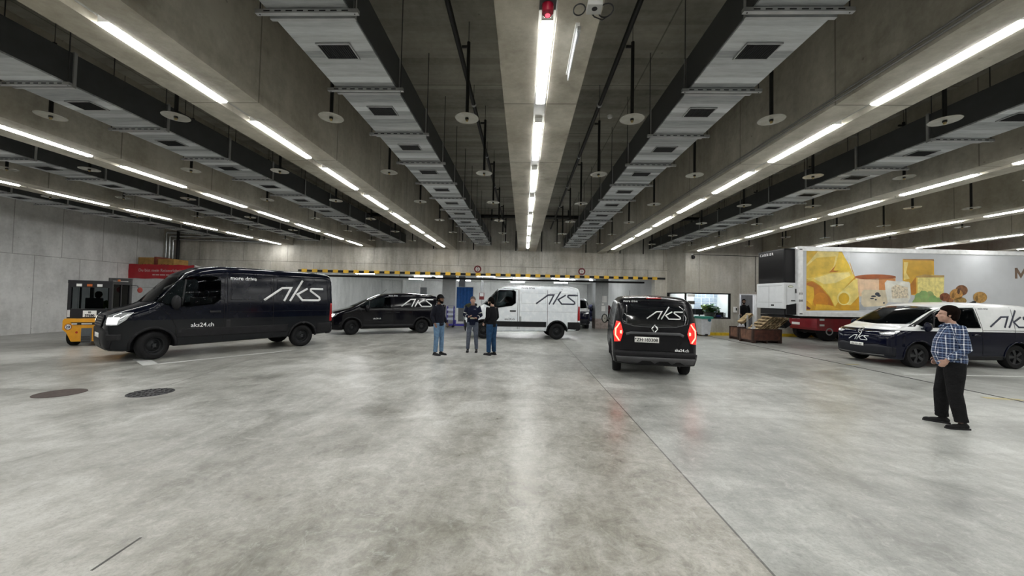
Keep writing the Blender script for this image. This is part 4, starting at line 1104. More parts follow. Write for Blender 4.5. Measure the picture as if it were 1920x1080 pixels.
SKIN = M('skin_light', (.44, .265, .20), .5, var=.12, vs=30)
SKIN2 = M('skin_brown', (.20, .105, .065), .5, var=.12, vs=30)
DEF = dict(pelvis=(0, 0, .97), chest=(.0, 0, 1.33), neck=(-.01, 0, 1.50), head=(.035, 0, 1.66),
           shL=(0, .185, 1.44), elL=(-.03, .24, 1.15), wrL=(.05, .25, .91), shR=(0, -.185, 1.44), elR=(-.03, -.24, 1.15), wrR=(.05, -.25, .91),
           hpL=(0, .09, .93), knL=(.02, .105, .50), anL=(-.01, .11, .09), hpR=(0, -.09, .93), knR=(.02, -.105, .50), anR=(-.01, -.11, .09))
def person(label, loc, rz, J={}, h=1.77, skin=SKIN, top=None, legs=None, shoe=None, hair=None, hat=None, beard=None, belly=0.0, fat=1.0,
           hc=(.35, .35), hd=None, headrot=(0, 0), vox=.013, sleeve=1.0, legfat=1.0, group=None, extra=None, seated=False, cat='person', headturn=0.0, hs=0):
    j = {k: Vector(v) for k, v in {**DEF, **J}.items() if hasattr(v, '__len__')}
    root = thing('person', label, cat, loc, rz, group); s = h/1.77; root.scale = (s, s, s)
    b = MB(); pel, che, nek, hea = j['pelvis'], j['chest'], j['neck'], j['head']
    wst = lerp(pel, che, .38)
    # skin body
    etube(b, [pel-Vector((0, 0, .06)), pel, wst, che, lerp(che, nek, .75)], [(.13, .09), (.155, .105), (.135*fat, .095+belly*.7), (.165, .105), (.10, .07)])
    etube(b, [nek-Vector((0, 0, .05)), nek, lerp(nek, hea, .5)], [(.065, .06), (.055, .055), (.052, .055)])
    pit, yaw = headrot
    HR = Matrix.Rotation(yaw, 3, 'Z') @ Matrix.Rotation(pit, 3, 'Y')
    def H(x, y, z): return hea+HR @ Vector((x, y, z))
    b.ell(H(-.012, 0, .035), (.094, .077, .088), 20, 14, rot=HR)
    b.ell(H(.022, 0, -.035), (.070, .062, .078), 18, 12, rot=HR)
    b.ell(H(.052, 0, -.085), (.034, .036, .026), 12, 8, rot=HR)
    b.ell(H(-.02, 0, -.05), (.06, .058, .06), 12, 8, rot=HR)
    b.tube([H(.082, 0, .018), H(.100, 0, -.012), H(.108, 0, -.026), H(.088, 0, -.036)], [.010, .013, .016, .010], 8)
    b.ell(H(.082, 0, -.058), (.014, .026, .007), 10, 6, rot=HR); b.ell(H(.080, 0, -.070), (.013, .022, .007), 10, 6, rot=HR)
    for q in (1, -1):
        b.ell(H(.076, q*.030, .028), (.014, .026, .008), 10, 6, rot=HR)
        b.ell(H(.062, q*.045, -.020), (.020, .018, .02), 10, 8, rot=HR)
        b.ell(H(-.008, q*.080, -.008), (.018, .008, .031), 10, 8, rot=HR)
    for S, q in (('L', 1), ('R', -1)):
        sh, el, wr = j['sh'+S], j['el'+S], j['wr'+S]
        etube(b, [lerp(che, sh, .6), sh, lerp(sh, el, .5), el, lerp(el, wr, .35), wr], [(.06, .06), (.058, .058), (.05, .05), (.041, .041), (.042, .042), (.027, .030)])
        dd = (wr-el).normalized(); 
        if hd and S in hd: dd = Vector(hd[S][0]); pn = Vector(hd[S][1]); sd = Vector(hd[S][2])
        else: pn = Vector((0, -q, 0)); sd = Vector((1, 0, 0))
        hand(b, wr, dd, pn, sd, hc[0 if S == 'L' else 1], .93)
        hp, kn, an = j['hp'+S], j['kn'+S], j['an'+S]
        etube(b, [hp, lerp(hp, kn, .5), kn, lerp(kn, an, .35), an], [(.088, .09), (.07, .075), (.052, .056), (.052, .056), (.035, .038)])
    fuse(b, 'body', skin, root, voxel=min(vox, .0085), sm=2)
    # face details
    e = MB()
    for q in (1, -1): e.ell(H(.0835, q*.030, .010), (.006, .011, .006), 8, 6, rot=HR)
    e.build('eyes', M('eye_dark', (.05, .035, .03), .2), root, smooth=True)
    # shirt / jacket
    if top:
        g = .018 if sleeve else .014
        t = MB(); hemz = J.get('hem', .10)
        hem = pel-Vector((0, 0, hemz))
        etube(t, [hem, pel, lerp(pel, che, .3)+Vector((belly*.55, 0, 0)), lerp(pel, che, .7)+Vector((belly*.35, 0, 0)), che, lerp(che, nek, .55), lerp(che, nek, .95)],
              [(.172*fat, .12+belly*.5), (.175*fat, .125+belly*.75), (.168*fat, .125+belly), (.180*fat, .13+belly*.75), (.192, .128+belly*.35), (.15, .098+belly*.3), (.078, .074)], n=20, cap=.08)
        for S, q in (('L', 1), ('R', -1)):
            sh, el, wr = j['sh'+S], j['el'+S], j['wr'+S]
            if seated: pass
            w2 = lerp(el, wr, .93*sleeve if sleeve else .0)
            etube(t, [lerp(che, sh, .55), sh+Vector((0, q*.002, .004)), lerp(sh, el, .5), el, lerp(el, w2, .4), w2], [(.085, .085), (.076, .076), (.066, .066), (.057, .057), (.055, .055), (.043, .045)], cap=.15)
        t.ell(lerp(nek, che, .08), (.075, .072, .03), 14, 6)
        fuse(t, 'jacket' if top[1] == 'j' else 'shirt', top[0], root, voxel=vox*.9, sm=3)
    if legs:
        t = MB()
        etube(t, [pel-Vector((0, 0, .10)), pel-Vector((0, 0, .02)), pel+Vector((belly*.3, 0, .06))], [(.165, .118), (.17*fat, .125+belly*.3), (.158*fat, .115+belly*.6)])
        for S, q in (('L', 1), ('R', -1)):
            hp, kn, an = j['hp'+S], j['kn'+S], j['an'+S]; lo = lerp(kn, an, .97)
            etube(t, [hp+Vector((0, 0, .02)), lerp(hp, kn, .35), lerp(hp, kn, .75), kn, lerp(kn, an, .4), lerp(kn, an, .8), lo],
                  [(.098*legfat, .108*legfat), (.092*legfat, .100*legfat), (.076*legfat, .083*legfat), (.069*legfat, .074*legfat), (.066*legfat, .072*legfat), (.058*legfat, .064*legfat), (.060*legfat, .068*legfat)], cap=.1)
            # folds
            for tt in (.62, .72, .80): t.ell(lerp(kn, an, tt)+Vector((.01, 0, 0)), (.064*legfat, .060*legfat, .018), 12, 6)
        fuse(t, 'trousers', legs, root, voxel=vox*.9, sm=3)
        bm_ = MB(); bm_.tube([(pel.x+belly*.3+.13*math.cos(a), pel.y+.172*fat*math.sin(a), pel.z+.03) for a in [2*PI*k/24 for k in range(25)]], .012, 6)
        if not seated and belly > 0: bm_.build('belt', BLK, root)
    for S in 'LR':
        an = j['an'+S]; sz = an.z-.09; t = MB(); yw = J.get('foot'+S, 0.0)
        R_ = Matrix.Rotation(yw, 3, 'Z')
        def F(x, y, z): return Vector((an.x, an.y, sz))+R_ @ Vector((x, y, z))
        t.ell(F(-.035, 0, .045), (.052, .040, .045), 14, 8, rot=R_); t.ell(F(.05, 0, .038), (.10, .044, .036), 16, 8, rot=R_); t.ell(F(.14, 0, .030), (.062, .043, .030), 14, 8, rot=R_)
        t.ell(F(-.01, 0, .08), (.048, .042, .05), 12, 8, rot=R_)
        t.v = [(x, y, max(z, sz+.006)) for x, y, z in t.v]
        sh_ = fuse(t, 'shoe', shoe or BLK, root, voxel=.011, sm=1)
        q_ = MB(); out = [(-.085, -.036), (-.03, -.044), (.06, -.046), (.16, -.044), (.20, -.022), (.205, .015), (.17, .044), (.06, .046), (-.03, .044), (-.085, .034)]
        q_.prism([(F(x, y, 0).x, F(x, y, 0).y) for x, y in out], sz, sz+.022, 'z'); q_.build('sole', BLK, sh_)
    if hair:
        k_ = .93 if hs else 1.0
        t = MB(); t.ell(H(-.024-.012*hs, 0, .048), (.112*k_, .095*k_, .105*k_), 20, 14, rot=HR); t.ell(H(-.064, 0, -.010+.02*hs), (.062*k_, .084*k_, .090*k_), 14, 10, rot=HR)
        for q in (1, -1): t.ell(H(-.0, q*.078, .03), (.045, .017, .040), 10, 6, rot=HR)
        # trim away the face side
        nv = []
        for v in t.v:
            l = HR.transposed() @ (Vector(v)-hea)
            lim = (.020 if l.z < .062 else .070)-.045*hs
            if l.z < .085+.03*hs and l.x > lim: l.x = lim
            nv.append(tuple(hea+HR @ l))
        t.v = nv
        fuse(t, 'hair', hair, root, voxel=.009, sm=2)
    if hat:
        kind, m_ = hat; t = MB()
        t.ell(H(-.014, 0, .052), (.106, .092, .092), 22, 14, rot=HR)
        nv = []
        for v in t.v:
            l = HR.transposed() @ (Vector(v)-hea); z0 = .028 if kind == 'cap' else .012
            if l.z < z0: l.z = z0
            nv.append(tuple(hea+HR @ l))
        t.v = nv
        if kind == 'cap': t.ell(H(.095, 0, .040), (.065, .065, .010), 16, 6, rot=HR)
        else: t.ell(H(-.014, 0, .024), (.109, .094, .022), 22, 6, rot=HR)
        fuse(t, 'cap' if kind == 'cap' else 'beanie', m_, root, voxel=.009, sm=1)
    if beard:
        t = MB(); t.ell(H(.030, 0, -.072), (.062, .064, .046), 16, 10, rot=HR); t.ell(H(.052, 0, -.105), (.04, .04, .03), 12, 8, rot=HR)
        t.ell(H(.08, 0, -.047), (.016, .03, .008), 10, 6, rot=HR)
        for q in (1, -1): t.ell(H(.01, q*.060, -.04), (.034, .014, .045), 10, 8, rot=HR)
        fuse(t, 'beard', beard, root, voxel=.009, sm=1)
    return root, j, H, HR

def cloth(name, col, rough=.85, var=.25, vs=9):
    nt = NT(name); f = nt.noise(vs, 6, .65, dist=.5)
    nt.base(nt.ramp(f, [(.3, tuple(c*(1-var) for c in col)), (.7, tuple(min(1, c*(1+var)) for c in col))])); nt.rough(rough)
    nt.bump(nt.noise(vs*1.3, 5, .6, stretch=(1, 1, 1.6), dist=1), .6, .03)
    nt.b.inputs['Specular IOR Level'].default_value = .15
    return nt.m
JK1 = cloth('charcoal_jacket', (.009, .010, .016)); JK2 = cloth('navy_work_jacket', (.008, .011, .028)); JK3 = cloth('black_jacket', (.007, .007, .009))
JN1 = cloth('light_blue_jeans', (.13, .22, .34), var=.4, vs=5); JN2 = cloth('grey_blue_jeans', (.10, .115, .15), var=.45, vs=5); JN3 = cloth('dark_blue_jeans', (.020, .055, .12), var=.35, vs=6)
TRB = cloth('black_trousers', (.010, .010, .011), var=.3)
HAIR = M('dark_brown_hair', (.007, .004, .003), .9, var=.4, vs=40, spec=.06); HAIRB = M('black_hair', (.004, .0035, .003), .9, var=.3, vs=40, spec=.06)
CAPM = cloth('dark_cap_cloth', (.012, .012, .014))
# checked shirt
nt = NT('checked_shirt_cloth'); X, Y, Z = nt.xyz()
geo = nt.n('ShaderNodeNewGeometry')
ww = nt.noise(5, 2, .5)
nsep = nt.n('ShaderNodeSeparateXYZ'); nt.link(nt.tc.outputs['Normal'], nsep.inputs[0])
side_ = nt.math('GREATER_THAN', nt.math('ABSOLUTE', nsep.outputs[1]), nt.math('MULTIPLY', nt.math('ABSOLUTE', nsep.outputs[0]), .85))
u = nt.math('ADD', nt.math('ADD', nt.math('MULTIPLY', side_, X), nt.math('MULTIPLY', nt.math('SUBTRACT', 1.0, side_), Y)), nt.math('MULTIPLY', ww, .02))
v_ = nt.math('ADD', Z, nt.math('MULTIPLY', ww, .02))
def band(c, per, wd, off=0): return nt.seam(c, per, off, wd)
c0 = nt.mix(.0, (.030, .060, .15), (0, 0, 0))
c1 = nt.mix(nt.math('MULTIPLY', band(u, .036, .0055), .55), c0, (.004, .007, .03)); c1 = nt.mix(nt.math('MULTIPLY', band(v_, .036, .0055), .55), c1, (.004, .007, .03))
c1 = nt.mix(nt.math('MULTIPLY', nt.math('MAXIMUM', band(u, .072, .003, .052), band(v_, .072, .003, .052)), .45), c1, (.20, .28, .42)); wb_ = nt.math('MAXIMUM', nt.math('MULTIPLY', band(u, .072, .0055, .018), .85), nt.math('MULTIPLY', band(v_, .072, .005, .018), .75))
c1 = nt.mix(wb_, c1, (.50, .54, .62))
c1 = nt.mix(nt.math('MULTIPLY', nt.math('MULTIPLY', band(u, .072, .006, .018), band(v_, .072, .006, .018)), 1.0), c1, (.9, .9, .92))
nt.base(c1); nt.rough(.85); nt.bump(nt.noise(7, 5, .6, dist=1), .6, .03)
PLAID = nt.m

# man in the checked shirt, facing left
Jp = dict(pelvis=(-.01, 0, .97), chest=(-.02, 0, 1.36), neck=(-.015, 0, 1.515), head=(.025, 0, 1.648),
          shL=(-.04, .20, 1.455), elL=(-.10, .245, 1.16), wrL=(.085, .205, .985), shR=(-.04, -.20, 1.455), elR=(-.10, -.245, 1.16), wrR=(.09, -.19, .985),
          hpL=(-.02, .09, .93), knL=(-.01, .12, .50), anL=(-.07, .14, .09), hpR=(-.02, -.09, .93), knR=(.07, -.11, .50), anR=(.06, -.14, .09), footL=.45, footR=-.1, hem=.07)
pp, jj, H, HR = person('heavyset man in a blue checked shirt and black trousers, thumbs in pockets, smiling', (6.35, 5.76, 0), 2.55, Jp, h=1.755, top=(PLAID, 's'), legs=TRB, shoe=cloth('black_leather_shoe', (.014, .014, .015), .6),
       hair=HAIR, belly=.055, fat=1.06, vox=.010, legfat=1.12, hc=(.55, .55), hd={'L': ((.45, -.25, -.85), (-.3, -.9, 0), (1, 0, .2)), 'R': ((.45, .25, -.85), (-.3, .9, 0), (1, 0, .2))}, headrot=(-.03, 0))
b = MB()
for q in (1, -1): b.tube([H(-.02, q*.075, -.13), H(.035, q*.055, -.15), H(.075, q*.02, -.185)], .014, 6)
b.build('collar', PLAID, pp, smooth=True)
b = MB(); b.box(.02, .022, -.05, .05, 0, .03); 
b = MB(); b.box(.075, .095, .07, .16, 1.22, 1.32); 
# three men talking
J1 = dict(head=(.05, 0, 1.655), elL=(-.06, .25, 1.16), wrL=(.06, .27, .93), elR=(-.06, -.25, 1.16), wrR=(.08, -.27, .94), knL=(.03, .10, .50), anL=(.02, .11, .09), knR=(.0, -.10, .5), anR=(-.03, -.10, .09))
person('bearded man in dark cap, charcoal jacket and light blue jeans facing right', (-2.53, 11.24, 0), -.50, J1, h=1.80, skin=SKIN2, top=(JK1, 'j'), legs=JN1, shoe=BLK, hair=HAIRB, hat=('cap', CAPM), beard=HAIRB, fat=1.06, vox=.014, group='men talking in the middle of the hall')
J2 = dict(head=(.06, 0, 1.64), elL=(.02, .27, 1.18), wrL=(.21, .12, 1.10), elR=(.02, -.27, 1.18), wrR=(.22, -.10, 1.14), anL=(0, .14, .09), anR=(0, -.14, .09), knL=(.02, .12, .5), knR=(.02, -.12, .5))
pp, jj, H, HR = person('man in navy work jacket and grey jeans facing the viewer, looking down at his hands', (-1.62, 12.06, 0), -PI/2+.05, J2, h=1.77, top=(JK2, 'j'), legs=JN2, shoe=BLK, hair=M('short_brown_hair', (.06, .04, .03), .6, var=.3, vs=40), fat=1.08, vox=.014, headrot=(.62, 0), hs=1,
       hd={'L': ((.5, -.8, .1), (0, -.2, 1), (.3, 0, .9)), 'R': ((.6, .6, .3), (0, 0, 1), (0, .5, .5))}, hc=(.5, .6), group='men talking in the middle of the hall')
b = MB()
for q, el, wr in ((1, jj['elL'], jj['wrL']), (-1, jj['elR'], jj['wrR'])):
    sh = jj['shL' if q > 0 else 'shR']
    for t_ in (.70,):
        p = lerp(sh, el, t_); d_ = (el-sh).normalized(); b.tube([p-d_*.010, p+d_*.010], .064, 16)
    p = lerp(el, wr, .55); d_ = (wr-el).normalized(); b.tube([p-d_*.010, p+d_*.010], .054, 16)
b.build('reflective_bands', M('reflective_tape', (.62, .62, .58), .4), pp, smooth=True)
b = MB(); b.box(.152, .156, .04, .11, 1.38, 1.392); b.build('chest_lettering', M('grey_print', (.3, .3, .33), .6), pp)
b = MB(); b.ell((.25, .0, 1.11), (.05, .07, .015), 14, 8); b.tube([(.25+.06*math.cos(a/8*PI), .02+.07*math.sin(a/8*PI), 1.09) for a in range(-6, 7)], .012, 6)
gl = b.build('work_gloves', M('glove_trim', (.35, .33, .25), .8), None, smooth=True)
gl.matrix_world = Matrix.Translation((-1.62, 12.06, 0)) @ Matrix.Rotation(-PI/2+.05, 4, 'Z'); tag(gl, 'pair of dark gloves with pale trim held by the man in navy', 'gloves')
J3 = dict(head=(.05, 0, 1.645), elL=(-.02, .24, 1.16), wrL=(.16, .17, .98), elR=(-.02, -.24, 1.16), wrR=(.15, -.18, .96), knL=(.02, .10, .50), anL=(.02, .10, .09), knR=(0, -.10, .5), anR=(-.02, -.11, .09))
person('man in black beanie and black jacket with dark blue jeans, turned left and away', (-.95, 11.48, 0), PI-.62, J3, h=1.76, top=(JK3, 'j'), legs=JN3, shoe=BLK, hair=HAIRB, hat=('beanie', CAPM), beard=HAIR, fat=1.08, vox=.014, headrot=(.2, .15), legfat=1.08, group='men talking in the middle of the hall')
# man in the doorway
pd = loc2w(12.10, -.70)
J5 = dict(elL=(.0, .27, 1.16), wrL=(.18, .2, .98), elR=(.0, -.27, 1.16), wrR=(.18, -.2, .98))
person('man in black standing in the lit office doorway behind the wooden crates', (pd.x, pd.y, .14), -PI/2-.3, J5, h=1.80, skin=SKIN2, top=(JK3, 'j'), legs=TRB, shoe=BLK, hair=HAIRB, beard=HAIRB, fat=1.12, vox=.016)
# drivers
J6 = dict(pelvis=(0, 0, .62), chest=(-.05, 0, .98), neck=(-.06, 0, 1.15), head=(-.01, 0, 1.31), shL=(-.05, .185, 1.09), elL=(.10, .24, .86), wrL=(.36, .16, .93), shR=(-.05, -.185, 1.09), elR=(.10, -.24, .86), wrR=(.36, -.16, .93),
          hpL=(.05, .10, .60), knL=(.45, .14, .66), anL=(.55, .14, .32), hpR=(.05, -.10, .60), knR=(.45, -.14, .66), anR=(.55, -.14, .32))
def driver(van, label, top, skin, hr, x, z, vest=False, y=.45):
    M4 = van.o.matrix_basis
    p = M4 @ Vector((x, y, z))
    return person(label, tuple(p), van.o.rotation_euler.z, J6, h=1.70, skin=skin, top=(top, 'j'), legs=TRB, shoe=BLK, hair=hr, vox=.016, seated=True)
driver(vC, 'driver in dark jacket at the wheel of the white van', JK1, SKIN, HAIR, 3.182-1.0, .42)
# ------------------------------------------------------------------ forklift
YEL = M('forklift_yellow', (.80, .36, .01), .35, var=.08, coat=.3)
ft_h = 2.092
fl = thing('forklift', 'yellow and black forklift with enclosed cab seen from behind', 'forklift', (-13.87, 11.74, 0), ft_h)
fl.scale = (1, .82, 1)
# local: x forward, rear face at x=-.45
b = MB()
body2 = [(-.62, .86), (.62, .86), (.66, .78), (.66, .52), (.55, .42), (.42, .14), (-.42, .14), (-.55, .42), (-.66, .52), (-.66, .78)]
b.prism(body2, -.50, .15, 'x')
b.prism([(-.60, .86), (.60, .86), (.62, .40), (-.62, .40)], .15, 1.5, 'x')
b.build('counterweight', YEL, fl, bevel=.03, smooth=True)
b = MB(); b.prism([(-.44, .74), (.44, .74), (.36, .66), (-.36, .66)], -.52, -.49, 'x'); b.build('rear_slot', BLK, fl)
for y0, y1 in ((-.40, -.26), (-.14, .14), (.26, .40)):
    MB().box(-.53, -.515, y0, y1, .675, .71).build('rear_lamp_bar', M('lamp_bar_white', (.7, .7, .68), .3), fl)
b = MB(); b.box(-.53, -.49, -.14, .14, .10, .56); 
b.build('tow_plate', M('grey_tow_plate', (.09, .10, .11), .5), fl, bevel=.01)
b = MB()
for q in range(3): b.box(-.56, -.52, -.12, .12, .14+q*.07, .165+q*.07)
b.build('tow_bars', DARK, fl)
for y_ in (.27, -.27): MB().lathe([(0, -.006), (.035, -.006), (.035, 0)], 'x', (-.50, y_, .43), n=16).build('reflector', M('round_red_reflector', (.45, .03, .01), .3), fl)
# 20 sign (on the left of the rear face -> local +y)
sg = MB().lathe([(0, -.006), (.098, -.006), (.098, 0)], 'x', (-.501, .50, .60), n=28).build('speed_roundel', M('roundel_red', (.25, .03, .02), .4), fl)
MB().lathe([(0, -.009), (.078, -.009), (.078, -.005)], 'x', (-.501, .50, .60), n=28).build('roundel_face', PLATE, sg)
flat2d(text_polys('20', .12, .004), 'roundel_digits', M('ink_blue', (.02, .03, .12), .5), sg, (-.512, .50, .56), (0, -1, 0), (0, 0, 1))
# cab
b = MB()
for x_, y_ in ((-.36, .56), (-.36, -.56), (.95, .56), (.95, -.56)): b.box(x_-.045, x_+.045, y_-.045, y_+.045, .84, 2.0)
b.box(-.41, 1.0, -.61, .61, 1.95, 2.05); b.box(-.40, -.32, -.60, .60, .86, 1.16); b.box(-.41, -.33, -.60, .60, 1.83, 1.97)
b.box(-.38, 1.0, .56, .60, .84, .95); b.box(-.38, 1.0, -.60, -.56, .84, .95); b.box(.25, .31, .56, .60, .9, 2.0); b.box(.25, .31, -.60, -.56, .9, 2.0)
b.build('cab_frame', M('cab_frame_black', (.022, .022, .025), .4), fl, bevel=.008)
b = MB(); b.box(-.365, -.36, -.52, .52, 1.16, 1.83); b.build('rear_window', GLASS, fl)
b = MB(); b.box(-.3, .92, -.575, -.57, .95, 1.95); b.build('door_window', GLASS, fl)
for y_ in (.30, -.26): MB().box(-.435, -.405, y_-.07, y_+.07, 1.86, 1.94).build('work_light', WHITE, fl)
MB().box(-.43, -.40, -.05, .09, 1.865, 1.935).build('orange_beacon_label', M('amber_plastic', (.5, .12, .02), .4), fl)
MB().lathe([(0, .08), (.04, .075), (.045, 0)], 'z', (.5, -.42, 2.05), n=16).build('amber_beacon', M('amber_plastic', (.5, .12, .02), .4), fl)
for y_ in (.55, -.55): MB().box(-.42, -.40, y_-.035, y_+.035, .90, 1.12).build('tail_lamp', M('pale_lamp', (.6, .6, .6), .3), fl)
pl = MB().box(-.415, -.405, -.20, .17, .90, 1.10).build('number_plate', PLATE, fl)
flat2d(text_polys('37680', .105, .004), 'plate_characters', INK, pl, (-.418, -.015, .91), (0, -1, 0), (0, 0, 1))
flat2d(text_polys('BS', .08, .003), 'plate_characters', INK, pl, (-.418, -.015, 1.02), (0, -1, 0), (0, 0, 1))
b = MB(); b.tube([(.95, -.6, 1.95), (.98, -.82, 1.93), (.98, -.86, 1.80)], .012, 6); b.build('mirror_arm', BLK, fl)
MB().ell((.98, -.90, 1.78), (.03, .09, .10), 12, 8).build('mirror', M('mirror_red_tint', (.3, .05, .04), .2), fl, smooth=True)
for x_, r_ in ((-.12, .27), (1.25, .34)):
    for y_ in (.50, -.50):
        t = MB(); h_ = .11; t.lathe([(0, -h_), (r_*.55, -h_), (r_*.9, -h_), (r_, -h_*.7), (r_, h_*.7), (r_*.9, h_), (0, h_)], 'y', n=32)
        w_ = t.build('wheel', TYRE, fl, smooth=True); w_.location = (x_, y_, r_)
        q = MB(); q.lathe([(0, -h_-.01), (r_*.4, -h_-.01), (r_*.5, -h_)], 'y', n=20); q.lathe([(0, h_+.01), (r_*.4, h_+.01), (r_*.5, h_)], 'y', n=20); q.build('rim', YEL, w_)
b = MB()
for y_ in (.32, -.32): b.box(1.62, 1.72, y_-.05, y_+.05, .1, 2.2)
b.box(1.64, 1.70, -.35, .35, 2.1, 2.2); b.box(1.64, 1.70, -.35, .35, .4, .5)
b.build('mast', DARK, fl)
b = MB()
for y_ in (.25, -.25): b.box(1.75, 2.75, y_-.05, y_+.05, .05, .09); b.box(1.72, 1.76, y_-.05, y_+.05, .05, .6)
b.build('forks', DARK, fl)
b = MB(); b.box(-.1, .3, -.25, .25, .86, 1.02); b.box(-.18, -.08, -.24, .24, 1.0, 1.5); b.build('seat', SEATM, fl, bevel=.03)
# driver of the forklift
M4 = Matrix.Translation(fl.location) @ Matrix.Rotation(ft_h, 4, 'Z')
p = M4 @ Vector((.10, -.02, .38))
VEST = cloth('hi_vis_green', (.16, .22, .03))
person('forklift driver in green work clothes seated inside the cab', tuple(p), ft_h, J6, h=1.62, top=(VEST, 'j'), legs=TRB, shoe=BLK, hair=HAIR, vox=.018, seated=True)

# ------------------------------------------------------------------ block with banner, crates and pipes, left corner
# podium block along the left wall end
bk = thing('storage_block', 'pale concrete block in the left corner behind the forklift', 'wall block', (-19.2, 17.6, 0))
MB().box(.005, 3.35, 0, 1.45, 0, 3.0).build('concrete_block', concrete('block_concrete', (.48, .49, .50), (.68, .69, .70), seams=[(2, 40, 1.93, None)]), bk)
REDB = M('red_banner_cloth', (.42, .008, .018), .45, var=.15, vs=2)
bn = thing('banner', 'red advertising banner with white writing hung across the corner block', 'banner', (-19.19, 17.58, 0))
b = MB(); nx = 24; vs = []; fs = []
for i in range(nx+1):
    x_ = 3.25*i/nx; y_ = -.015-.012*math.sin(i*1.9)-.02*(i % 5 == 0)
    zt_ = 3.06-.02*(i/nx)+.012*math.sin(i*1.1); zb_ = 2.36+.02*(i/nx)+.01*math.sin(i*.8)
    vs += [(x_, y_, zt_), (x_, y_-.012, (zt_+zb_)/2), (x_, y_, zb_), (x_, y_+.006, zt_), (x_, y_-.006, (zt_+zb_)/2), (x_, y_+.006, zb_)]
for i in range(nx):
    a = i*6
    fs += [(a, a+1, a+7, a+6), (a+1, a+2, a+8, a+7), (a+3, a+9, a+10, a+4), (a+4, a+10, a+11, a+5), (a, a+6, a+9, a+3), (a+2, a+5, a+11, a+8)]
fs += [(0, 3, 4, 1), (1, 4, 5, 2)]
b.add(vs, fs); b.build('banner_cloth', REDB, bn, smooth=True)
flat2d(text_polys('Du bist mein Reiseerlebnis.', .20, .001), 'slogan_lettering', M('faded_white_ink', (.62, .45, .45), .5), bn, (1.62, -.055, 2.70), (1, 0, 0), (0, 0, 1))
flat2d(ribbon([[(a_, .03), (b_, .03)] for a_, b_ in ((-.5, -.38), (-.34, -.16), (-.12, .14), (.18, .42))], .05), 'small_lettering', M('faded_white_ink', (.62, .45, .45), .5), bn, (1.72, -.052, 2.52), (1, 0, 0), (0, 0, 1))
wt = MB(); wt.prism([(3.28, 3.06), (4.15, 2.83), (3.45, 2.86)], -.05, -.03, 'y'); wt.build('white_folded_corner', WHITE, bn)
CARD = M('brown_cardboard', (.42, .24, .07), .8, var=.25, vs=5)
WOODM = M('pallet_wood', (.42, .30, .16), .8, var=.35, vs=7)
for i, (x0, x1, z1, lab) in enumerate(((.15, 1.0, 3.42, 'brown cardboard crate on the corner block, left of the post'), (1.14, 1.95, 3.36, 'brown cardboard crate on the corner block, right of the post'))):
    c = thing('cardboard_crate', lab, 'crate', (-19.2+x0, 17.85, 3.0)); w_ = x1-x0; h_ = z1-3.0
    MB().box(0, w_, 0, .8, 0, h_).build('carton', CARD, c, bevel=.01)
    b = MB()
    for q in (.25, .42, .65): b.box(w_*q-.02, w_*q+.02, -.006, 0, .0, .10)
    b.build('hand_slots', BLK, c)
MB_ = MB().box(-18.2, -18.08, 17.8, 18.6, 3.0, 3.45).build('wooden_post', M('red_brown_board', (.22, .05, .03), .7)); tag(MB_, 'short reddish brown board standing between the two cardboard crates', 'board')
PIPE = M('bright_zinc_pipe', (.62, .64, .66), .25, .85)
for i, (x_, z_, yy) in enumerate(((-18.98, 4.88, 19.10), (-18.80, 4.70, 19.12), (-18.62, 4.52, 19.14))):
    lab = 'shiny zinc pipe bent along the back wall, %s in the left corner' % ('outermost and highest', 'middle', 'innermost and lowest')[i] if False else ['shiny zinc pipe in the left corner, the highest and outermost bend', 'shiny zinc pipe in the left corner, middle of the three bends', 'shiny zinc pipe in the left corner, lowest of the three bends'][i]
    e1 = Vector((math.cos(ROT), math.sin(ROT)))
    y0 = wallY(x_)-.10
    pts = [(x_, y0, .02), (x_, y0, z_-.08), (x_+.02, y0, z_-.02), (x_+.08, y0+.006, z_), (x_+4.6+i*.3, y0+.075*(4.6+i*.3), z_)]
    o = MB().tube(pts, .05, 12).build('zinc_pipe', PIPE, smooth=True); tag(o, lab, 'pipe', 'zinc pipes in the left corner')
o = MB().cyl((-18.36, wallY(-18.36)-.12, .0), (-18.36, wallY(-18.36)-.12, HC), .075, 14).build('downpipe', BLACKP, smooth=True); tag(o, 'thick black vertical downpipe beside the zinc pipes in the left corner', 'pipe')

# ------------------------------------------------------------------ round signs on the lintel wall
SR = M('sign_red_ring', (.13, .008, .012), .5); SW_ = M('sign_white', (.55, .50, .48), .5)
for i, (s_, lab) in enumerate(((-2.55, 'round red-rimmed height limit sign on the lintel, left one'), (3.25, 'round red-rimmed height limit sign on the lintel, right one'))):
    c = thing('height_limit_sign', lab, 'sign', tuple(loc2w(s_, 0, 3.33)), ROT, 'round signs on the lintel')
    MB().lathe([(0, -.02), (.20, -.02), (.20, 0)], 'y', n=32).build('red_rim', SR, c)
    MB().lathe([(0, -.024), (.125, -.024), (.125, -.018)], 'y', n=28).build('white_face', SW_, c)
    b = MB()
    for q in (1, -1): b.prism([(-.045, q*.11), (.045, q*.11), (0, q*.065)], -.030, -.024, 'y')
    b.build('arrow_marks', INK, c)
    flat2d(text_polys('3.0', .085, .003), 'sign_digits', INK, c, (0, -.026, -.030), (1, 0, 0), (0, 0, 1))

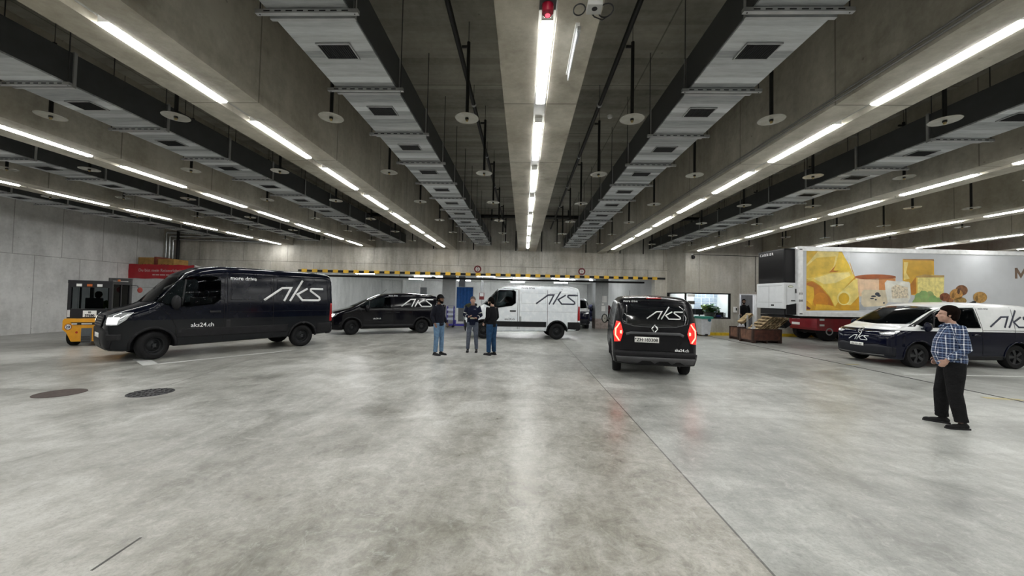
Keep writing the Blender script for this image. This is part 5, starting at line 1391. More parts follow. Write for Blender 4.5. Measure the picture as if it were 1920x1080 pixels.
# ------------------------------------------------------------------ far zone fittings
fl_t = None
FLS = [(-6.9, 7.0), (-5.4, 7.4), (-2.2, 4.5), (-1.0, 8.8), (.3, 6.4), (1.3, 9.0), (3.0, 5.5), (3.9, 7.6), (6.1, 7.0), (-8.2, 11.0), (-4.3, 11.5), (.4, 12.5), (4.2, 12.0), (-10.2, 4.5)]
for i, (s_, t_) in enumerate(FLS):
    lab = 'white tube lamp under the low far ceiling, %s of fourteen counted in rows' % ORD[min(i, 11)] if i < 12 else 'white tube lamp under the low far ceiling, %s' % ('second last', 'the one farthest left')[i-12]
    p = loc2w(s_, t_, 3.3)
    if fl_t is None:
        L = thing('tube_lamp', lab, 'lamp', tuple(p), ROT, 'tube lamps under the low far ceiling')
        MB().box(-.62, .62, -.06, .06, -.06, 0).build('housing', WHITE, L); MB().box(-.60, .60, -.06, .06, -.13, -.06).build('diffuser', LFAR, L); fl_t = L
    else: dup(fl_t, tuple(p), ROT, lab)
c = thing('cable_tray', 'long dark cable tray beneath the low far ceiling behind the lintel', 'cable tray', tuple(loc2w(0, 1.6, 2.86)), ROT)
MB().box(-12.5, 7.4, -.18, .18, -.05, .05).build('tray', BLACKP, c)
x_ = -12
while x_ < 7: MB().cyl((x_, 0, .05), (x_, 0, .44), .012, 6).build('hanger', DARK, c); x_ += 2.4
c = thing('hanging_sheet', 'bright blue sheet hanging beside the dark far column', 'sheet', tuple(loc2w(-3.55, 4.2, 0)), ROT)
b = MB(); vs = []; fs = []; n_ = 20
for i in range(n_+1):
    x_ = -.62+1.14*i/n_; y_ = .03*math.sin(i*1.7); vs += [(x_, y_, 1.05), (x_, y_, 2.42), (x_, y_+.01, 1.05), (x_, y_+.01, 2.42)]
for i in range(n_): a = i*4; fs += [(a, a+4, a+5, a+1), (a+2, a+3, a+7, a+6), (a+1, a+5, a+7, a+3), (a, a+2, a+6, a+4)]
b.add(vs, fs); b.build('blue_sheet', M('blue_tarpaulin', (.01, .10, .36), .5, var=.2), c, smooth=True)
b = MB()
for x_ in (-.64, .54): b.cyl((x_, 0, 0), (x_, 0, 2.46), .02, 8); b.box(x_-.03, x_+.03, -.3, .3, 0, .03)
b.cyl((-.64, 0, 2.44), (.54, 0, 2.44), .02, 8); b.build('stand', GALV, c)
c = thing('wall_box', 'red and white wall box on the far wall above the men', 'wall box', tuple(loc2w(-2.75, 15.9, 0)), ROT) if False else thing('fire_equipment_box', 'small red and white wall box behind the man in navy', 'box', tuple(loc2w(-2.55, 7.0, 0)), ROT)
MB().box(-.18, .18, 0, .14, 1.62, 2.12).build('red_housing', M('dull_red_box', (.18, .02, .02), .5), c); MB().box(-.14, .14, -.02, 0, 1.86, 2.10).build('white_panel', WHITE, c)
b = MB(); b.box(-.03, .03, .05, .11, 0, 3.3); b.cyl((-.1, .05, 2.12), (-.1, .05, 3.3), .012, 6); b.cyl((.1, .05, 2.12), (.1, .05, 3.3), .012, 6); b.build('post_and_conduits', GALV, c)
# far left doors
for i, (s_, w_) in enumerate(((-8.55, .62),)):
    d_ = MB().box(s_-w_/2, s_+w_/2, 16.1, 16.2, .1, 2.65).build('door_1', M('dark_grey_door', (.12, .125, .13), .5), loc=WL, rot=WR); structure(d_)
    structure(MB().box(s_-w_/2-.12, s_-w_/2, 16.08, 16.2, 0, 3.0).build('trim_10', WHITE, loc=WL, rot=WR)); structure(MB().box(s_-1.9, s_-1.7, 15.6, 16.2, 0, 3.3).build('trim_11', WHITE, loc=WL, rot=WR))

# trolley, roll cages
BLU = M('violet_blue_frame', (.035, .025, .30), .4); GRN = M('pale_goods', (.55, .60, .72), .6)
def roll_cage(name, label, loc, rz, frame, goods, w_=.75, d_=.6, h_=1.4, group='roll containers', blocks=None):
    c = thing(name, label, 'roll container', loc, rz, group)
    b = MB(); b.box(-w_/2, w_/2, -d_/2, d_/2, .12, .18); b.build('base', frame, c)
    b = MB()
    for x_ in (-w_/2+.015, w_/2-.015):
        b.tube([(x_, -d_/2, .15), (x_, -d_/2, h_-.1), (x_, -d_/2+.1, h_), (x_, d_/2-.1, h_), (x_, d_/2, h_-.1), (x_, d_/2, .15)], .016, 8)
        for q in (-.1, .1): b.cyl((x_, q, .15), (x_, q, h_), .007, 6)
        for z_ in (.5, .9): b.cyl((x_, -d_/2, z_), (x_, d_/2, z_), .008, 6)
    for z_ in (.5, .9, 1.25): b.cyl((-w_/2, d_/2, z_), (w_/2, d_/2, z_), .008, 6)
    b.build('cage_frame', frame, c)
    for x_ in (-w_/2+.06, w_/2-.06):
        for y_ in (-d_/2+.06, d_/2-.06): MB().lathe([(0, -.018), (.055, -.018), (.06, 0), (.055, .018), (0, .018)], 'y', (x_, y_, .06), n=14).build('caster', BLK, c)
    return c
c = roll_cage('shelf_trolley', 'violet blue shelf trolley with white shelves in front of the grey column', (-4.22, 21.75, 0), .1, BLU, GRN, w_=.42, d_=.7, h_=1.22, group='trolleys')
for z_ in (.45, .72, .98): MB().box(-.19, .19, -.33, .33, z_, z_+.10).build('shelf', GRN, c)
b = MB(); b.box(.25, .85, -.25, .25, .10, .2); b.box(.25, .32, -.25, .25, .2, .42); b.build('blue_base_plate', BLU, c)
GC = M('grey_cage_steel', (.34, .34, .35), .35, .7)
def goods(cx, cy, z0, n, cols, labs, rz=0, sp=.36, cat='goods'):
    for i in range(n):
        m_ = cols[i % len(cols)]; b = MB()
        b.ell((0, 0, .13), (.20, .17, .17), 12, 8); b.ell((.08, .03, .24), (.12, .12, .1), 10, 6)
        o = b.build('goods_sack', m_, smooth=True); o.location = (cx+(i % 2)*sp-.15, cy+(i//2 % 2)*.2-.1, z0+(i//2)*.30); tag(o, labs[i], 'sack', 'sacks in the roll containers')
RC1 = M('dark_red_sack', (.10, .012, .02), .7, var=.4); RC2 = M('black_sack', (.012, .012, .014), .5); RC3 = M('dark_blue_sack', (.02, .025, .07), .7); RC4 = M('olive_sack', (.07, .075, .03), .8)
cages = [((5.85, 25.3), 'grey roll container heaped with dark red sacks, right of the notice column'), ((6.7, 25.5), 'grey roll container with dark red sacks, farther right of the notice column'),
         ((5.2, 28.3), 'grey roll container with dark blue goods, farthest back behind the notice column'), ((-3.2, 22.6), 'roll container with dark green goods behind the men')]
for i, ((x_, y_), lab) in enumerate(cages):
    roll_cage('roll_container', lab, (x_, y_, 0), ROT, GC, None, w_=.72, d_=.8, h_=1.25)
    cols = {0: [RC1, RC2], 1: [RC1, RC2, RC1], 2: [RC3, RC2], 3: [RC4, RC2]}[i]
    names = {0: 'cage right of the column', 1: 'rightmost cage by the column', 2: 'cage behind the column', 3: 'cage behind the men'}[i]
    cn = {0: ['dark red', 'black'], 1: ['dark red', 'black', 'dark red'], 2: ['dark blue', 'black'], 3: ['olive', 'black']}[i]
    lv = ['bottom left', 'bottom right', 'middle left', 'middle right', 'top left', 'top right', 'peak left', 'peak right']
    goods(x_, y_, .18, 8, cols, ['%s sack, %s in the %s' % (cn[k % len(cn)], lv[k], names) for k in range(8)])
c = thing('pallet_truck', 'small red hand truck with pale load right of the notice column', 'hand truck', (5.75, 24.2, 0), .3)
MB().box(-.35, .35, -.25, .25, .14, .22).build('base', M('dull_red_paint', (.25, .03, .03), .5), c); MB().ell((.0, 0, .40), (.30, .2, .18), 14, 8).build('pale_load', M('pale_bundle', (.6, .52, .48), .8), c, smooth=True)
MB().box(-.42, -.34, -.25, .25, .14, .9).build('back_frame', BLK, c)
for x_ in (-.28, .28): MB().cyl((x_, -.2, .07), (x_, .2, .07), .07, 14).build('wheel', BLK, c)
# ------------------------------------------------------------------ office window and door
FRM = M('black_window_frame', (.012, .012, .014), .4)
wf = MB(); a0, a1 = S0+.0, 11.1; z0, z1 = .88, 2.25
wf.box(a0+.02, a1, T0+.02, T0+.12, z0, z0+.08); wf.box(a0+.02, a1, T0+.02, T0+.12, z1-.06, z1); wf.box(a1-.09, a1, T0+.02, T0+.12, z0, z1)
wf.box(a0+.0, a0+.07, T0+.0, T0+.10, z0, z1)
sl = (SB-S0)/(0-T0)
def sp(t, o): return (S0+sl*(t-T0)+o, t)
for zz0, zz1 in ((z1-.06, z1), (z0, z0+.08)): wf.prism([sp(T0+.05, .02), sp(-.02, .02), sp(-.02, .10), sp(T0+.05, .10)], zz0, zz1, 'z')
wf.prism([sp(-.10, .02), sp(-.02, .02), sp(-.02, .10), sp(-.10, .10)], z0, z1, 'z')
o = wf.build('window_1', FRM, loc=WL, rot=WR); structure(o)
nt = NT('clear_window_glass'); tr = nt.n('ShaderNodeBsdfTransparent'); tr.inputs[0].default_value = (.93, .96, .96, 1); nt.b.inputs['Roughness'].default_value = .02; nt.b.inputs['Base Color'].default_value = (.02, .02, .02, 1)
mx = nt.n('ShaderNodeMixShader'); fr = nt.n('ShaderNodeFresnel'); fr.inputs[0].default_value = 1.45; nt.link(fr.outputs[0], mx.inputs[0]); nt.link(tr.outputs[0], mx.inputs[1]); nt.link(nt.b.outputs[0], mx.inputs[2]); nt.link(mx.outputs[0], nt.out.inputs[0])
CLEAR = nt.m
pn = MB().box(a0+.06, a1-.09, T0+.06, T0+.07, z0+.08, z1-.06).build('pane', CLEAR, o)
pn = MB().prism([sp(T0+.08, .055), sp(-.1, .055), sp(-.1, .065), sp(T0+.08, .065)], z0+.08, z1-.06, 'z').build('pane', CLEAR, o)
OW = M('office_white', (.80, .81, .82), .7, var=.03)
# office shell
b = MB(); b.box(SB, 11.6, T0+1.75, T0+1.85, .14, 2.75); b.box(11.46, 11.52, T0+.26, T0+2.7, .14, 2.75); b.box(SB-.1, SB+.05, .1, T0+1.85, .0, 2.75)
structure(b.build('wall_office_inner', OW, loc=WL, rot=WR))
structure(MB().prism([(S0+.24, T0+.27), (SB+.22, .12), (SB+.22, T0+3.5), (13.9, T0+3.5), (13.9, T0+.27)], 2.75, 2.85, 'z').build('ceiling_office', OW, loc=WL, rot=WR))
structure(MB().prism([(S0+.24, T0+.27), (SB+.22, .12), (SB+.22, T0+3.5), (13.9, T0+3.5), (13.9, T0+.27)], .0, .14, 'z').build('floor_office', M('office_floor', (.3, .3, .3), .5), loc=WL, rot=WR))
b = MB(); b.box(13.8, 13.9, T0+.26, T0+3.5, .14, 2.75); b.box(11.4, 13.8, T0+2.6, T0+2.7, .14, 2.75); structure(b.build('wall_corridor', OW, loc=WL, rot=WR))
OL = M('office_light_glow', (1, 1, 1), .4, emit=(.98, 1, 1), es=32, var=0)
for i, (s_, t_, lab) in enumerate(((9.5, T0+1.0, 'square ceiling light in the office, left one'), (10.7, T0+1.0, 'square ceiling light in the office, right one'), (12.1, T0+1.2, 'square ceiling light inside the doorway corridor'))):
    c = thing('ceiling_light', lab, 'lamp', tuple(loc2w(s_, t_, 2.75)), ROT, 'ceiling lights inside the office'); MB().box(-.3, .3, -.3, .3, -.06, 0).build('housing', WHITE, c); MB().box(-.27, .27, -.27, .27, -.075, -.06).build('diffuser', OL, c)
def ofc(name, label, cat, s_, t_, z_, rz=0, group=None): return thing(name, label, cat, tuple(loc2w(s_, t_, z_)), ROT+rz, group)
# desk, monitors
c = ofc('desk', 'white office desk running behind the window', 'desk', 9.9, T0+.75, .14)
MB().box(-1.0, 1.15, -.38, .38, .70, .74).build('desktop', WHITE, c)
for x_ in (-.95, 1.05): MB().box(x_, x_+.05, -.35, .35, 0, .70).build('leg', GALV, c)
for i, x_ in enumerate((-.72, -.22)):
    m_ = ofc('monitor', 'dark computer monitor behind the window, %s one' % ('left', 'right')[i], 'monitor', 9.95+x_, T0+.62, .88, 0, 'office monitors')
    MB().box(-.24, .24, 0, .035, .18, .50).build('screen', BLK, m_, bevel=.006); MB().box(-.03, .03, .0, .04, .02, .2).build('stand', BLK, m_); MB().box(-.11, .11, -.08, .1, 0, .02).build('foot', BLK, m_)
c = ofc('printer', 'black printer on the desk at the right end of the office window', 'printer', 10.78, T0+.60, .88)
MB().box(-.22, .22, -.15, .2, 0, .34).build('housing', BLK, c, bevel=.03); MB().box(-.12, .12, -.2, -.15, .05, .08).build('tray', WHITE, c)
c = ofc('potted_plant', 'bushy green plant in a grey pot inside the office window', 'plant', 10.22, T0+.46, .86)
c.scale = (1.35, 1.2, 1.3)
MB().lathe([(0, 0), (.17, 0), (.24, .26), (.21, .27), (.2, .22), (0, .22)], n=24).build('pot', M('grey_planter', (.12, .12, .115), .7), c, smooth=True)
LEAF = M('plant_leaf', (.05, .16, .03), .4, var=.5, vs=9); LEAF2 = M('plant_leaf_light', (.30, .42, .06), .4, var=.3)
for nm, mt, n_, cx in (('leaves', LEAF, 240, .06), ('pale_leaves', LEAF2, 50, -.22)):
    b = MB()
    for k in range(n_):
        a = random.random()*2*PI; r_ = random.random()**.6*(.30 if mt is LEAF else .13); z_ = .26+random.random()*.34*(1-r_)
        p = Vector((cx+r_*math.cos(a), r_*math.sin(a)*.8, z_)); R_ = Matrix.Rotation(random.random()*6, 3, 'Z') @ Matrix.Rotation(random.random()*1.4-.3, 3, 'X')
        L_ = .08+.05*random.random(); w_ = L_*.45
        q = [(0, -L_*.2, 0), (w_*.8, L_*.25, .012), (w_*.7, L_*.7, .0), (0, L_*1.15, -.02), (-w_*.7, L_*.7, .0), (-w_*.8, L_*.25, .012), (0, L_*.45, -.006)]
        b.add([p+R_ @ Vector(v) for v in q], [(0, 1, 6), (1, 2, 6), (2, 3, 6), (3, 4, 6), (4, 5, 6), (5, 0, 6)])
    o_ = b.build(nm, mt, c); o_['kind'] = 'stuff'
b = MB()
for k in range(8): b.tube([(.02*math.cos(k), .02*math.sin(k), .2), (.06+.1*math.cos(k*2.1), .1*math.sin(k*2.1), .45)], .006, 5)
b.build('stems', LEAF, c)
c = ofc('pennant_figures', 'small white and blue trinkets on the sill beside the plant', 'trinkets', 10.92, T0+.25, .96) 
MB().lathe([(0, 0), (.05, 0), (.03, .06), (.045, .12), (.02, .17), (.035, .22), (0, .26)], n=14).build('white_figure', WHITE, c, smooth=True)
c = ofc('folded_cloth', 'violet blue cloth bundle beside the plant pot', 'cloth', 10.56, T0+.22, .95); MB().ell((0, 0, .06), (.16, .08, .07), 14, 8).build('bundle', M('violet_cloth', (.05, .05, .22), .8), c, smooth=True)
# pinned papers
PAP = M('pinned_paper', (.50, .56, .64), .7, var=.06); PAPL = M('paper_lines', (.16, .22, .34), .7)
pt = None; k = 0
rows_ = ['top row', 'second row', 'third row', 'bottom row']
for r_ in range(4):
    for q in range(6):
        lab = 'sheet of paper pinned on the office wall, %s, %s from the left' % (rows_[r_], ORD[q])
        p = loc2w(10.12+q*.235+.015*math.sin(q*3+r_), T0+1.74, 2.16-r_*.29+.015*math.sin(q*5))
        if pt is None:
            pt = thing('paper_sheet', lab, 'paper', tuple(p), ROT, 'papers pinned on the office wall'); MB().box(-.105, .105, -.006, 0, -.13, .13).build('sheet', PAP, pt)
            b = MB()
            for z_ in (-.09, -.05, 0, .05, .1): b.box(-.085, .085-.03*(z_ > 0), -.008, -.006, z_-.006, z_+.006)
            b.box(-.108, -.1, -.008, -.004, -.13, .13); b.box(-.105, .105, -.008, -.004, .122, .13)
            b.build('printed_lines', PAPL, pt)
        else: dup(pt, tuple(p), ROT, lab)
c = ofc('notice_board', 'white notice hung at the top left of the office window', 'notice', 8.95, T0+.03, 2.09); MB().box(-.24, .18, -.02, -.0, -.06, .09).build('board', WHITE, c)
c = ofc('dark_sign', 'small dark framed picture on the left of the office window', 'picture', 8.93, T0+.045, 1.72); MB().box(-.20, .20, -.02, -.0, -.09, .09).build('frame', M('dark_frame_picture', (.05, .05, .04), .4), c)
# door leaf, jambs
j = MB(); j.box(11.56, 11.60, T0+.0, T0+.2, .14, 2.25); j.box(12.52, 12.56, T0, T0+.2, .14, 2.25); j.box(11.56, 12.56, T0, T0+.2, 2.21, 2.25)
o = j.build('door_2', M('white_door_frame', (.7, .7, .7), .5), loc=WL, rot=WR); structure(o)
MB().box(12.30, 12.98, T0+.95, T0+1.0, .14, 2.2).build('door_leaf', M('grey_door_leaf', (.20, .20, .225), .5), o)
MB().cyl((12.40, T0+.90, 1.1), (12.40, T0+.95, 1.1), .02, 8).build('door_handle', BLK, o)
# intercom, camera, conduit on wall
c = ofc('wall_phone', 'white wall telephone between the office window and the doorway', 'telephone', 11.32, T0, 1.32); MB().box(-.09, .08, -.08, 0, -.08, .22).build('housing', WHITE, c, bevel=.01); MB().box(-.0, .05, -.1, -.08, .02, .16).build('handset', BLK, c)
c = ofc('surveillance_camera', 'black surveillance camera high on the office wall corner', 'camera', 8.95, T0, 4.2); b = MB(); b.ell((0, -.14, -.06), (.09, .09, .1), 14, 10); b.box(-.04, .04, -.1, 0, -.02, .06); b.build('housing', BLK, c, smooth=True); MB().box(-.05, .05, -.03, 0, .04, .14).build('bracket', WHITE, c)
c = ofc('wall_conduit', 'thin black cable running along the top of the office wall', 'cable', 0, T0, 0); b = MB(); b.tube([(8.95, -.015, 4.30), (12.9, -.015, 4.28), (13.05, -.015, 4.28)], .014, 6); b.tube([(12.45, -.015, 4.28), (12.45, -.015, 2.42)], .012, 6); b.box(12.43, 12.47, -.03, 0, 2.38, 2.44); b.build('cable_run', BLK, c)
# wheelie bin
c = ofc('wheeled_bin', 'grey wheeled bin with green lid below the office window', 'bin', 9.35, T0-.42, 0)
BG = M('bin_grey_plastic', (.55, .57, .60), .5); BGR = M('bin_green_lid', (.03, .22, .17), .45)
b = MB(); b.add([(-.22, -.24, .06), (.22, -.24, .06), (.22, .2, .06), (-.22, .2, .06), (-.29, -.32, .92), (.29, -.32, .92), (.29, .28, .92), (-.29, .28, .92)], [(3, 2, 1, 0), (4, 5, 6, 7), (0, 1, 5, 4), (1, 2, 6, 5), (2, 3, 7, 6), (3, 0, 4, 7)]); b.build('bin_body', BG, c, bevel=.02)
b = MB(); b.box(-.32, .32, -.37, .31, .90, 1.02); b.build('lid', BGR, c, bevel=.02)
MB().lathe([(0, -.01), (.085, -.01), (.085, 0)], 'y', (.12, -.36, .84), n=20).build('round_sticker', M('bin_sticker', (.02, .10, .14), .5), c)
for x_ in (-.2, .2): MB().cyl((x_-.03, .22, .09), (x_+.03, .22, .09), .09, 16).build('wheel', BLK, c)
MB().box(-.04, .1, -.26, -.235, .02, .12).build('foot_pedal', BLK, c)

# ------------------------------------------------------------------ box trailer
TR = thing('refrigerated_trailer', 'white refrigerated box trailer with cheese pictures on its side', 'trailer', (10.62, 14.75, 0), .05)
TW = M('trailer_white_panel', (.58, .60, .63), .35, var=.04, vs=2)
L_ = 12.6; Z0 = 1.30; Z1 = 3.98
MB().box(0, L_, 0, 2.02, Z0, Z1).build('box_body', TW, TR, bevel=.02)
ALU = M('aluminium_rail', (.74, .75, .76), .35, .3)
b = MB(); b.box(.0, L_, -.03, 0, Z1-.16, Z1+.01); b.box(0, L_, -.03, 0, Z0, Z0+.17); b.box(-.01, .16, -.035, 0, Z0, Z1); b.box(-.03, 0, -.03, .12, Z0, Z1+.01); b.build('edge_rails', ALU, TR, bevel=.006)
b = MB(); b.box(.1, L_, .5, .75, 1.19, 1.3); b.box(.1, L_, 1.5, 1.75, 1.19, 1.3); b.box(-.3, 1.5, .3, 1.7, 1.22, 1.30); b.build('chassis', M('chassis_black', (.008, .008, .009), .6), TR)
for x_ in (5.9, ):
    for y_ in (.4, 1.85): 
        b = MB(); b.box(x_-.06, x_+.06, y_-.06, y_+.06, .12, 1.2); b.box(x_-.15, x_+.15, y_-.13, y_+.13, 0, .12); b.build('landing_leg', DARK, TR)
for x_ in (8.6, 9.9, 11.2):
    for y_ in (.05, 1.95):
        t = MB(); r_ = .5; h_ = .17; t.lathe([(0, -h_), (r_*.6, -h_), (r_*.93, -h_), (r_, -h_*.7), (r_, h_*.7), (r_*.93, h_), (0, h_)], 'y', n=30); w_ = t.build('wheel', TYRE, TR, smooth=True); w_.location = (x_, y_+.17*(1 if y_ < 1 else -1), r_)
# reefer unit on the front
U = MB(); 
U.box(-.46, -.02, .12, 1.62, 2.55, 3.93); u_ = U.build('cooling_unit', M('cooling_unit_black', (.006, .006, .007), .35), TR, bevel=.05)
lw = MB(); lw.box(-.50, -.02, .08, 1.66, 1.56, 2.58); lw_ = lw.build('lower_cover', M('cover_white', (.62, .64, .66), .4, var=.04), TR, bevel=.04)
b = MB(); b.box(-.40, -.04, .06, .13, 1.36, 1.72); b.prism([(-.42, 1.70), (-.03, 1.78), (-.03, 1.34), (-.42, 1.34)], .06, .10, 'y'); b.box(-.40, -.05, .2, 1.55, 1.32, 1.58); b.build('lower_grille', BLK, TR)
g_ = M('seam_grey', (.25, .26, .27), .5)
b = MB()
for z_ in (1.80, 2.46): b.box(-.506, -.502, .2, 1.55, z_, z_+.012)
for y_ in (.9,): b.box(-.506, -.502, y_, y_+.012, 1.6, 2.5)
b.box(-.40, -.395, .072, .078, 1.6, 2.5); b.build('cover_seams', g_, lw_)
b = MB(); b.lathe([(0, -.008), (.10, -.008), (.10, 0)], 'y', (-.24, .078, 2.43), n=24); b.v = [(x, y, 2.43+(z-2.43)*.45) for x, y, z in b.v]; b.build('oval_badge', M('badge_dark_ring', (.06, .08, .05), .4), lw_)
b = MB(); b.lathe([(0, -.012), (.085, -.012), (.085, -.007)], 'y', (-.24, .078, 2.43), n=24); b.v = [(x, y, 2.43+(z-2.43)*.38) for x, y, z in b.v]; b.build('badge_face', M('badge_pale', (.6, .62, .5), .4), lw_)
MB().box(-.508, -.50, .62, .78, 1.66, 1.72).build('latch', BLK, lw_); MB().box(-.22, -.08, .06, .08, 1.86, 1.90).build('vent_slot', BLK, lw_); MB().box(-.07, -.03, .05, .08, 2.18, 2.34).build('door_hinge', DARK, lw_)
flat2d(text_polys('CARRIER', .15, .002, 'LEFT', 1.45), 'unit_lettering', M('unit_white_ink', (.72, .72, .72), .5), u_, (-.465, 1.50, 3.72), (0, -1, 0), (0, 0, 1))
TXT = M('trailer_small_text', (.05, .05, .055), .5)
flat2d(text_polys('151', .11, .002), 'fleet_number', TXT, TR, (.075, -.037, 2.12), (1, 0, 0), (0, 0, 1)); flat2d(text_polys('505', .11, .002), 'fleet_number', TXT, TR, (.075, -.037, 1.85), (1, 0, 0), (0, 0, 1))
b = MB()
for z_ in (1.36, 3.85): b.box(.02, .13, -.04, -.035, z_, z_+.04)
b.build('dark_markers', TXT, TR)
